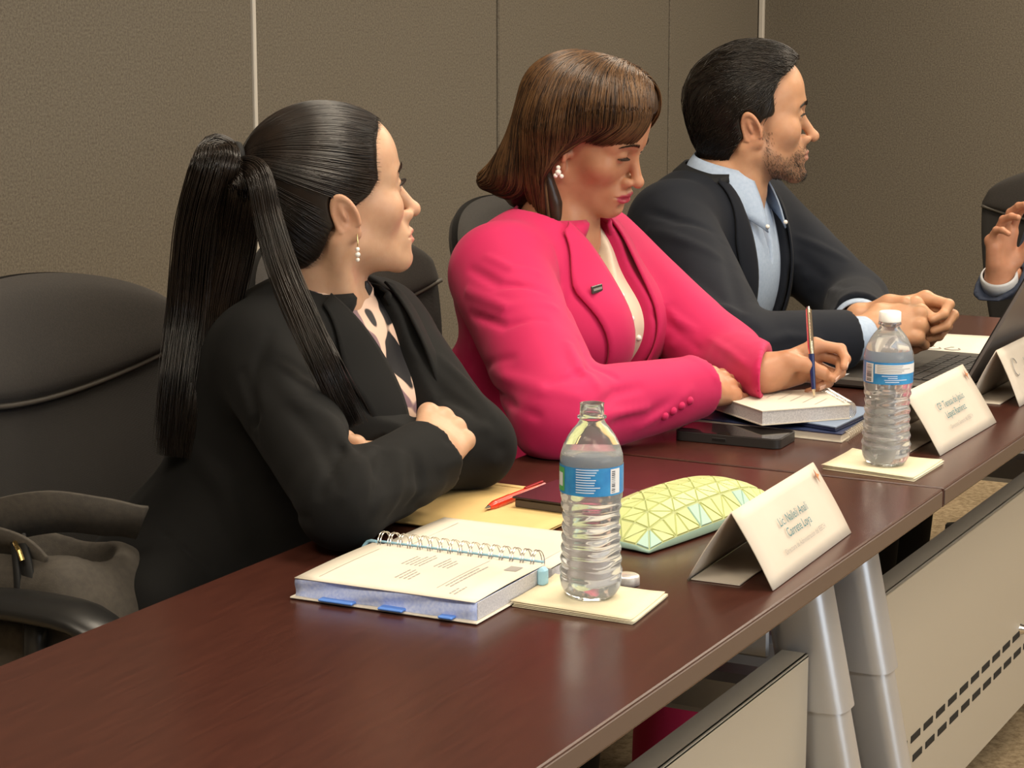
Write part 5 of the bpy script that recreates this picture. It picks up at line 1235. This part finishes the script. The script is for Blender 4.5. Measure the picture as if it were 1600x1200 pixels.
    for x_, y_ in ((972, 462), (987, 498), (998, 528), (1004, 556)): s.ball('button', hit(lambda P: s.core(P)+0.0035, x_, y_), 0.0050, 'pearl')
    for i in range(4):
        b = hit(s.jk0, 1038+13*i, 650-8*i)+V(0, 0, 0); s.ball('cuff_button', b, 0.0062, 'pink')
    # collar-bone necklace
    ring = [NB+V(0.055*cos(a), -0.02+0.058*sin(a), -0.004+0.030*sin(a)) for a in np.linspace(radians(180), radians(360), 30)]
    MB().tube(ring, 0.0012, 6).obj('necklace', 'gold', t, smooth=True, off=base)
    s.trousers('pink_dark', 'black_shoe', r=(0.096, 0.078, 0.062))
    e = hd.wld((-0.0880, 0.004, -0.048)); eo = s.ball('earring', e, 0.0048, 'pearl')
    for d in ((0, 0, 0.007), (0.003, -0.004, -0.006), (-0.001, 0.004, -0.005)): s.ball('bead', e+V(*d), 0.0036, 'pearl', eo)
    # ---- bob: a soft volume of hair with strands laid over it
    def vol(q):
        a = q.copy(); a[:, 0] = np.abs(a[:, 0])
        d = ell(q, (0, -0.020, 0.042), (0.091, 0.110, 0.086)); d = smin(d, ell(q, (0, 0.030, 0.070), (0.078, 0.072, 0.060)), 0.03)
        d = smin(d, rc(a, (0.046, -0.042, 0.0), (0.052, 0.034, -0.170), 0.046, 0.034), 0.04)
        d = smin(d, ell(q, (0, -0.074, -0.070), (0.078, 0.058, 0.100)), 0.04)
        d = smin(d, rc(q, (-0.035, -0.090, -0.100), (-0.035, -0.136, -0.128), 0.034, 0.018), 0.035); d = smin(d, rc(q, (0.030, -0.090, -0.100), (0.030, -0.132, -0.128), 0.034, 0.018), 0.035)
        return d
    zk = [-0.22, -0.10, -0.055, -0.01, 0.02, 0.040, 0.058, 0.075, 0.10, 0.16]; yk = [0.066, 0.022, -0.010, 0.003, 0.022, 0.048, 0.078, 0.110, 0.16, 0.2]
    cut = lambda q: (q[:, 1]-np.interp(q[:, 2], zk, yk).astype(F32))*0.7
    gd = hd.R.T @ V(0, 0, -1.0); low = lambda q: (q @ gd.astype(F32))-np.where(q[:, 1] > -0.05, 0.182, 0.150).astype(F32)
    hv = lambda q: smax(smax(vol(q), cut(q), 0.012), low(q), 0.012)
    v, f = extract(lambda P: smax(hv(hd.loc(P))+0.003, -(hd.face(hd.loc(P))+0.004)*1.0, 0.004)*F32(hd.sc), hd.o-V(0.2, 0.2, 0.19), hd.o+V(0.2, 0.2, 0.17), 0.0035); s.o('hair_base', v, f, 'hair_b2')
    r = np.random.default_rng(4); n = 5200
    # part line on the person's left of the crown, strands fall to both sides and forward into the fringe
    yy = r.uniform(-0.085, 0.075, n); side = r.choice([-1, 1], n, p=[0.75, 0.25]); x0 = 0.022+side*np.abs(r.normal(0, 0.020, n))
    src = np.stack([x0, yy, np.full(n, 0.16)], 1).astype(F32); src = trace_to(vol, src, (0, 0, -1), 0.0).astype(F32)
    spread = r.normal(0, 0.18, n)
    def dirs(P, i):
        d = np.zeros_like(P)+(gd*np.clip(i/10, 0.3, 1)).astype(F32); d[:, 2] -= 0.35; d[:, 0] += side*0.9*np.clip(1-i/12, 0.0, 1); back = np.clip((0.055-yy)/0.12, 0, 1)
        d[:, 1] += np.where(P[:, 2] > 0.0, (0.35-1.2*back)*np.clip(1-i/20, 0.2, 1), -0.02)+spread*0.4
        d[:, 1] -= np.clip((P[:, 1]-np.interp(P[:, 2], zk, yk)+0.012)/0.012, 0, 1.2)*1.2
        lowm = np.clip((-0.085-P[:, 2])/0.05, 0, 1); d[:, 1] -= 1.5*lowm*(P[:, 1] < -0.05); d[:, 2] += 0.5*lowm*(P[:, 1] < -0.05)
        return d
    lay = (-0.004+0.0075*r.random(n)).astype(F32); paths = flow(vol, src, dirs, 60, 0.0066, lay)
    # keep strands out of the face, trim at the hem
    L = paths.shape[1]; q = paths.reshape(-1, 3); bad = ((((q @ gd) > np.where(q[:, 1] > -0.05, 0.186, 0.156)) | ((q[:, 1] > np.interp(q[:, 2], zk, yk)+0.009) & (q[:, 2] < 0.015)))).reshape(n, L); first = np.where(bad.any(1), bad.argmax(1), L-1); first = np.maximum(first-(r.random(n)*4).astype(int), 4)
    tt = np.linspace(0, 1, 30)[None]*first[:, None]; i0 = np.minimum(tt.astype(int), L-2); fr = (tt-i0)[..., None]; rows = np.arange(n)[:, None]
    P2 = paths[rows, i0]*(1-fr)+paths[rows, i0+1]*fr
    w = hd.wld(P2.reshape(-1, 3)).reshape(P2.shape); rad = np.full(P2.shape[:2], 0.0007)*r.uniform(0.6, 1.4, n)[:, None]; rad[:, -5:] *= np.linspace(1, 0.2, 5); rad[:, 0] *= 0.5
    top = (r.random(n) < 0.62)
    v, f = tubes(w[top], rad[top]); s.o('hair_strands', v, f, 'hair_b'); v, f = tubes(w[~top], rad[~top]); s.o('dark_hair_strands', v, f, 'hair_b2')
    # ---- the pen she holds is a thing of its own
    tip = at_z(1272, 619, 0.7835); tp = unit(at_y(1264, 494, tip[1]+0.020)-tip)
    g = thing('writing_pen', 'champagne and navy pen held upright in the writing hand', 'pen', tuple(tip))
    P_ = lambda a, b, ra, rb, nm, m: MB().tube([tp*a, tp*b], [ra, rb], 12).obj(nm, m, g)
    P_(0.0, 0.010, 0.0008, 0.0030, 'tip', 'pen_gold'); P_(0.010, 0.062, 0.0034, 0.0046, 'barrel', 'pen_blue'); P_(0.062, 0.066, 0.0049, 0.0049, 'ring', 'pen_gold'); P_(0.066, 0.128, 0.0050, 0.0042, 'cap', 'pen_gold')
    P_(0.128, 0.132, 0.0030, 0.0022, 'end_knob', 'chrome'); MB().tube([tp*0.082+V(-0.005, -0.004, 0), tp*0.124+V(-0.004, -0.003, 0)], 0.0010, 6).obj('clip', 'chrome', g)
woman_b()
# ================================================================== man in the navy jacket
MT['skin_c'] = skin_mat('skin_tan'); MT['navy'] = mat('navy_jacket', (0.0075, 0.0095, 0.0150), 0.82, spec=0.18, sheen=0.04, noise=(10, (0.0095, 0.012, 0.0185)), bump=(800, 0.15, 0.0005))
MT['navy_lin'] = mat('jacket_collar_dark', (0.006, 0.007, 0.009), 0.8)
MT['shirt_blue'] = mat('light_blue_shirt', (0.33, 0.42, 0.57), 0.75, noise=(160, (0.39, 0.48, 0.62)), bump=(700, 0.15, 0.0005))
MT['hair_c'] = hair_mat('black_short_hair', (0.0085, 0.0070, 0.0060), (0.020, 0.015, 0.011), 0.30)
def hair_slick(s, hd, m, zk, yk, n, seed, T=(0, -0.30, 0.10), rr=0.00055):
    cut = lambda q: (q[:, 1]-np.interp(q[:, 2], zk, yk).astype(F32)+0.12*np.maximum(0, np.abs(q[:, 0])-0.045)*(q[:, 2] > 0.06))*0.75
    low = lambda q: -(q[:, 2]+0.085)+0.0*q[:, 0]
    sd = lambda q: smin(smin(hd.cranium(q, 0.0060), hd.face(q)-0.0042, 0.010), ell(q, (0.0, 0.012, 0.072), (0.066, 0.082, 0.058)), 0.02)
    v, f = extract(lambda P: (lambda q: smax(smax(smax(sd(q), cut(q), 0.006), low(q), 0.006), -hd.ears(q)+0.0015, 0.004))(hd.loc(P))*F32(hd.sc), hd.o-V(0.13, 0.13, 0.14), hd.o+V(0.13, 0.13, 0.15), 0.0026); s.o('hair_base', v, f, m)
    r = np.random.default_rng(seed); z = r.uniform(-0.08, 0.13, n); y = np.interp(z, zk, yk)+0.002-np.abs(r.normal(0, 0.06, n)); x = r.choice([-1, 1], n, p=[0.7, 0.3])*r.uniform(0, 0.085, n)
    src = np.stack([x, y, z], 1).astype(F32)
    for _ in range(14): g = grad(sd, src).astype(F32); src = src-g*sd(src)[:, None]
    ok = (cut(src) < 0.003) & (hd.ears(src) > 0.004) & (src[:, 2] > -0.083); src = src[ok]; k = len(src)
    wob = r.normal(0, 0.22, (k, 3)); lay = (0.0028*r.random(k)).astype(F32)
    def dirs(P, i):
        upm = np.clip((P[:, 2]-0.045)/0.04, 0, 1)[:, None]; d = upm*np.array([0, -1.0, 0.05])+(1-upm)*np.array([0, -0.75, -0.75]); return d+wob
    paths = flow(sd, src, dirs, 11, 0.0042, lay); q = paths.reshape(-1, 3)
    w = hd.wld(q).reshape(paths.shape); rad = np.full(paths.shape[:2], rr)*r.uniform(0.6, 1.4, k)[:, None]; rad[:, -4:] *= np.linspace(1, 0.2, 4); rad[:, 0] *= 0.4
    qq = q.astype(F32); good = ((hd.ears(qq) > 0.0015) & (cut(qq) < 0.006) & (qq[:, 2] > -0.092)).reshape(paths.shape[:2]).all(1)
    v, f = tubes(w[good], rad[good]); s.o('combed_hair', v, f, m)
def man_c():
    RS = at_y(1048, 352, 1.470); LS = RS+V(0.375, 0.0, 0.0)
    RE = at_z(1150, 545, 0.806); RW = at_z(1326, 530, 0.808); LE = V(3.70, 1.235, 0.806); LW = at_z(1352, 514, 0.822)+V(0.10, 0.045, 0); PV = V(3.55, 1.62, 0.52)
    hd = Head((0, 0, 0), (cos(radians(-59)), sin(radians(-59)), 0.06), (-0.03, 0.0, 1), 1.03, jaw=1.10, cheek=1.03, nose=1.15, lips=0.85, chin=0.9, brow=1.15, lid=0.25, neckr=0.058)
    ear = at_y(1175, 202, 1.375); hd.o = ear-(hd.R @ V(-0.0745, -0.010, -0.016))*hd.sc
    s = Fig('bearded man in a navy jacket with clasped hands', RS, LS, RE, LE, RW, LW, PV, hd, 1.12, belly=0.01, nb=(0.0, -0.02, 0.052)); t, base, NB, CH = s.t, s.base, s.NB, s.CH
    FH = V(cos(YAW), sin(YAW), 0); dR = unit(V(0.42, -0.84, 0.16)); WR = at_z(1352, 514, 0.822)
    hR, l0, h0, nR, fR, tR_ = hand_sdf(WR, dR, V(-0.72, -0.30, 0.55), -1, [(58, 74, 38, 3), (60, 76, 38, 1), (62, 76, 38, -1), (64, 76, 38, -3)], 1.04, [(0.028, 0.028, -0.010), (0.052, 0.038, -0.020), (0.074, 0.034, -0.032), (0.092, 0.024, -0.042)])
    w2 = WR+FH*0.066+dR*0.022+V(0, 0, 0.008); dL = unit(V(0.30, -0.90, 0.10))
    hL, l1, h1, nL, fL, tL = hand_sdf(w2, dL, V(0.74, 0.34, 0.50), 1, [(34, 80, 40, 3), (38, 80, 40, 1), (42, 80, 40, -1), (46, 80, 40, -3)], 1.04,
        [(0.028, 0.026, -0.006), (0.054, 0.036, -0.020), (0.078, 0.034, -0.036), (0.094, 0.026, -0.046)])
    def rules(q):
        a = q.copy(); a[:, 0] = np.abs(a[:, 0])
        bz = np.interp(a[:, 1], [-0.01, 0.02, 0.05, 0.075, 0.11], [-0.030, -0.048, -0.066, -0.060, -0.056]); lowb = np.clip((bz-a[:, 2])/0.012, 0, 1)*np.clip((a[:, 1]-0.004)/0.010, 0, 1)*np.clip((a[:, 2]+0.125)/0.012, 0, 1)
        sb = gauss(a, (0.066, 0.018, -0.025), (0.016, 0.008, 0.03)); mou = gauss(a, (0.0, 0.098, -0.060), (0.026, 0.02, 0.0065)); goat = gauss(a, (0, 0.092, -0.108), (0.020, 0.022, 0.012))
        R = face_rules(q, (0.42, 0.20, 0.15)); return [(0.50*lowb, (0.16, 0.095, 0.065)), (0.5*sb, (0.14, 0.09, 0.06)), (0.6*mou, (0.10, 0.062, 0.042)), (0.6*goat, (0.07, 0.045, 0.032))]+R
    s.body('skin_c', (0.54, 0.30, 0.175), rules, [(hR, l0, h0, RE, RW), (hL, l1, h1, LE, LW)])
    hd.eyes(t, base, down=0.1); s.brows('hair_c', 380, 1.2, -0.003); lashes(s, 'hair_c', 30)
    s.shirt('shirt_blue', V(3.26, 1.20, 0.60), V(3.86, 1.70, 1.14), [([CH+V(0.0, -0.14, 0.08), CH+V(0.0, -0.16, -0.10)], 0.010, -0.004), ([CH+V(0.02, -0.14, 0.06), CH+V(0.03, -0.16, -0.10)], 0.008, 0.003), ([CH+V(-0.05, -0.14, 0.06), CH+V(-0.04, -0.16, -0.10)], 0.008, 0.003)], open_=0.135, nr=0.064)
    FL_ = [([(1010, 330), (1060, 345), (1110, 360)], .009, .006), ([(1015, 360), (1065, 375), (1120, 400)], .009, -.006), ([(1080, 470), (1120, 500), (1150, 510)], .009, .009), ([(1070, 440), (1120, 480), (1160, 490)], .009, -.008), ([(1110, 510), (1140, 525), (1180, 515)], .008, .007),
           ([(1180, 540), (1230, 525), (1280, 530)], .008, -.005), ([(1130, 380), (1145, 440), (1160, 500)], .010, .006), ([(1250, 400), (1285, 430), (1320, 450)], .008, .007), ([(1255, 430), (1300, 455), (1350, 470)], .008, -.007), ([(1270, 460), (1310, 480), (1350, 485)], .008, .006), ([(1245, 370), (1280, 385), (1320, 405)], .007, -.006), ([(990, 400), (1030, 450), (1070, 500)], .010, .006)]
    s.jacket('navy', CH+V(-0.028, -0.24, -0.20), 0.088, 0.042, V(3.02, 1.00, 0.36), V(4.0, 1.88, 1.16), FL_, rr=(.076, .064, .060, .046), lr=(.076, .062, .058, .045), cuffs=(unit(RW-RE), unit(LW-LE)), neckcut=(0.076, 0.096), h=0.0048, name='jacket')
    cx = CH[0]-0.028
    for k in (1, -1):
        inn = [NB+V(k*0.080, -0.022, 0.030), NB+V(k*0.084-0.006, -0.10, -0.03), CH+V(k*0.068-0.016, -0.2, -0.02), V(cx+k*0.040, 1.2, CH[2]-0.20)]
        out = [NB+V(k*0.102, -0.018, 0.016), NB+V(k*0.124, -0.10, -0.050), NB+V(k*(0.105 if k > 0 else 0.127), -0.10, -0.064), NB+V(k*0.130, -0.10, -0.076), CH+V(k*0.112, -0.2, -0.05), V(cx+k*0.044, 1.2, CH[2]-0.20)]
        s.lapel('navy', inn, out)
    s.collar('navy_lin', 0.086, 0.046, -22, lift=0.030, cy=-0.014)
    for k in (1, -1):       # shirt collar leaves: stand round the neck and turn down to a buttoned point
        A = []; Bq = []
        for i, a in enumerate(np.linspace(radians(95), radians(-62), 26)):
            w_ = i/25; A.append(NB+V(k*0.0635*cos(a), -0.012+0.062*sin(a), 0.064-0.036*w_**1.4)); dr = 0.040+0.060*max(0, w_-0.45)/0.55
            Bq.append(NB+V(k*(0.072+0.012*w_)*cos(a-0.10*w_)+k*0.012*w_**3, -0.012+(0.072+0.030*w_)*sin(a-0.10*w_), 0.064-0.036*w_**1.4-dr))
        A = np.array(A); Bq = np.array(Bq); u = np.linspace(0, 1, 7)[None, :, None]; nrm = (A-NB)*[1, 1, 0]; nrm /= np.linalg.norm(nrm, axis=1, keepdims=True)
        G = A[:, None]*(1-u)+Bq[:, None]*u+nrm[:, None]*0.006*np.sin(pi*u); v, f = sheet(G, 0.003); s.o('collar_leaf', v, f, 'shirt_blue'); s.ball('collar_button', Bq[-1]*0.90+A[-3]*0.10+nrm[-1]*0.004, 0.0042, 'pearl')
    # shirt cuffs
    for (w, d, r0) in ((RW, unit(RW-RE), 0.041), (LW, unit(LW-LE), 0.040)):
        fr = frame(d, (0, 0, 1)); A = np.linspace(0, 2*pi, 36, endpoint=False)
        G = np.array([[w+d*x+(fr[:, 0]*cos(a)+fr[:, 2]*sin(a)*0.86)*r for a in A] for x, r in ((-0.02, r0), (0.008, r0), (0.030, r0-0.001), (0.034, r0-0.004))]); v, f = sheet(G, 0.003, True); s.o('shirt_cuff', v, f, 'shirt_blue')
    s.trousers('black_trouser', 'black_shoe', r=(0.098, 0.076, 0.062))
    hair_slick(s, hd, 'hair_c', [-0.11, -0.088, -0.070, -0.035, -0.014, 0.000, 0.004, 0.012, 0.040, 0.062, 0.080, 0.100, 0.14], [-0.066, -0.064, -0.050, -0.032, 0.000, 0.012, 0.028, 0.032, 0.030, 0.040, 0.066, 0.090, 0.14], 5200, 8)
    # stubble
    r = np.random.default_rng(9); n = 5200; q = np.stack([r.choice([-1, 1], n, p=[.75, .25])*r.uniform(0, 0.07, n), r.uniform(0.0, 0.11, n), r.uniform(-0.125, -0.02, n)], 1).astype(F32)
    for _ in range(12): g = grad(hd.face, q).astype(F32); q = q-g*hd.face(q)[:, None]
    w = sum(np.clip(x[0], 0, 1) for x in rules(q.astype(float))[:4]); lipm = np.clip(rules(q.astype(float))[-1][0], 0, 1); keep = (r.random(n) < w*1.5) & (np.abs(hd.face(q)) < 0.002) & (lipm < 0.2); q = q[keep]; g = grad(hd.face, q)
    d = g*0.5+np.array([0, 0.1, -0.9]); d /= np.linalg.norm(d, axis=1, keepdims=True); ln = r.uniform(0.002, 0.0045, len(q))[:, None]; P = np.stack([q, q+d*ln*0.5+g*0.0005, q+d*ln], 1)
    v, f = tubes(hd.wld(P.reshape(-1, 3)).reshape(P.shape), np.tile([0.00022, 0.0002, 0.00008], (len(q), 1))); s.o('beard', v, f, 'hair_c')
    # ring
    p0, p1 = fL[2][0], fL[2][1]; c = p0*0.6+p1*0.4; fr = frame(p1-p0, (0, 0, 1))
    MB().tube([c+(fr[:, 0]*cos(a)+fr[:, 2]*sin(a))*0.0102 for a in np.linspace(0, 2*pi, 21)], 0.0013, 6).obj('ring', 'gold', t, smooth=True, off=base)
man_c()
# ================================================================== person at the right edge, mostly out of the picture
MT['suit_d'] = mat('blue_grey_suit', (0.020, 0.028, 0.052), 0.8, bump=(800, 0.15, 0.0005)); MT['white_shirt'] = mat('white_shirt', (0.55, 0.57, 0.60), 0.7); MT['skin_d'] = skin_mat('skin_ruddy')
def person_d():
    PV = V(0, 0, 0.50); RS, LS = V(-0.19, -0.06, 0.985), V(0.19, -0.06, 0.985); hd = Head(V(0, -0.10, 1.19), (0.1, -1, -0.05), (0, 0, 1), 1.02, jaw=1.08, nose=1.1, chin=0.7, neckr=0.057)
    RE, RW = V(-0.215, -0.27, 0.785), V(-0.255, -0.445, 0.782); LE, LW = V(0.24, -0.26, 0.800), V(0.08, -0.46, 0.795)
    s = Fig('seated person in a dark blue suit raising a hand at the right edge', RS, LS, RE, LE, RW, LW, PV, hd, 1.1); t, base, NB, CH = s.t, s.base, s.NB, s.CH
    d = unit(V(0.05, -0.10, 1.0)); hR, l0, h0, nR, fR, tR = hand_sdf(RW+V(0.0, -0.012, 0.012), d, V(-0.80, 0.55, 0.1), -1, [(16, 26, 16, 4), (22, 30, 18, 1), (30, 36, 20, -2), (38, 42, 22, -5)], 1.0,
        [(0.028, 0.030, -0.014), (0.052, 0.046, -0.026), (0.078, 0.050, -0.034), (0.098, 0.046, -0.040)])
    dl = unit(V(-0.6, -0.5, 0)); hL, l1, h1, nL, fL, tL = hand_sdf(LW+dl*0.01, dl, V(0, 0, 1), 1, [(20, 30, 18, 3), (22, 30, 18, 1), (24, 30, 18, -2), (26, 30, 18, -5)], 1.0)
    s.body('skin_d', (0.52, 0.26, 0.16), lambda q: face_rules(q, (0.42, 0.20, 0.15)), [(hR, l0, h0, RE, RW), (hL, l1, h1, LE, LW)], head_h=0.003)
    hd.eyes(t, base); s.brows('hair_c', 150)
    s.shirt('white_shirt', V(-0.25, -0.32, 0.48), V(0.25, 0.16, 1.14), nr=0.062)
    s.jacket('suit_d', CH+V(0, -0.24, -0.18), 0.07, 0.03, V(-0.48, -0.62, 0.36), V(0.48, 0.28, 1.14), (), cuffs=(unit(d+V(0, -0.6, 0)), dl), h=0.007, name='jacket')
    for k in (1, -1):
        s.lapel('suit_d', [NB+V(k*0.072, -0.03, 0.034), NB+V(k*0.070, -0.10, -0.03), CH+V(k*0.055, -0.2, -0.02), V(k*0.03, -0.4, CH[2]-0.18)], [NB+V(k*0.095, -0.024, 0.02), NB+V(k*0.125, -0.10, -0.055), CH+V(k*0.11, -0.2, -0.05), V(k*0.04, -0.4, CH[2]-0.18)])
    s.collar('suit_d', 0.080, 0.046, 0); s.collar('white_shirt', 0.062, 0.04, -70, 'shirt_collar', 0.05, -0.012, 0.01, 0.01, 0.003)
    fr = frame(unit(d+V(0, -0.6, 0)), (0, 0, 1)); cd = unit(d+V(0, -0.6, 0)); A = np.linspace(0, 2*pi, 30, endpoint=False); G = np.array([[RW+cd*x+(fr[:, 0]*cos(a)+fr[:, 2]*sin(a))*r for a in A] for x, r in ((-0.02, .037), (0.012, .037), (0.016, .034))]); v, f = sheet(G, 0.003, True); s.o('shirt_cuff', v, f, 'white_shirt')
    s.trousers('black_trouser', 'black_shoe')
    hair_slick(s, hd, 'hair_c', [-0.11, -0.088, -0.070, -0.035, -0.014, 0.000, 0.004, 0.012, 0.040, 0.062, 0.080, 0.100, 0.14], [-0.066, -0.064, -0.050, -0.032, 0.000, 0.012, 0.028, 0.032, 0.030, 0.040, 0.066, 0.090, 0.14], 2200, 18)
    t.location = (4.80, 0.885, 0.0); t.rotation_euler = (0, 0, radians(-90))
person_d()
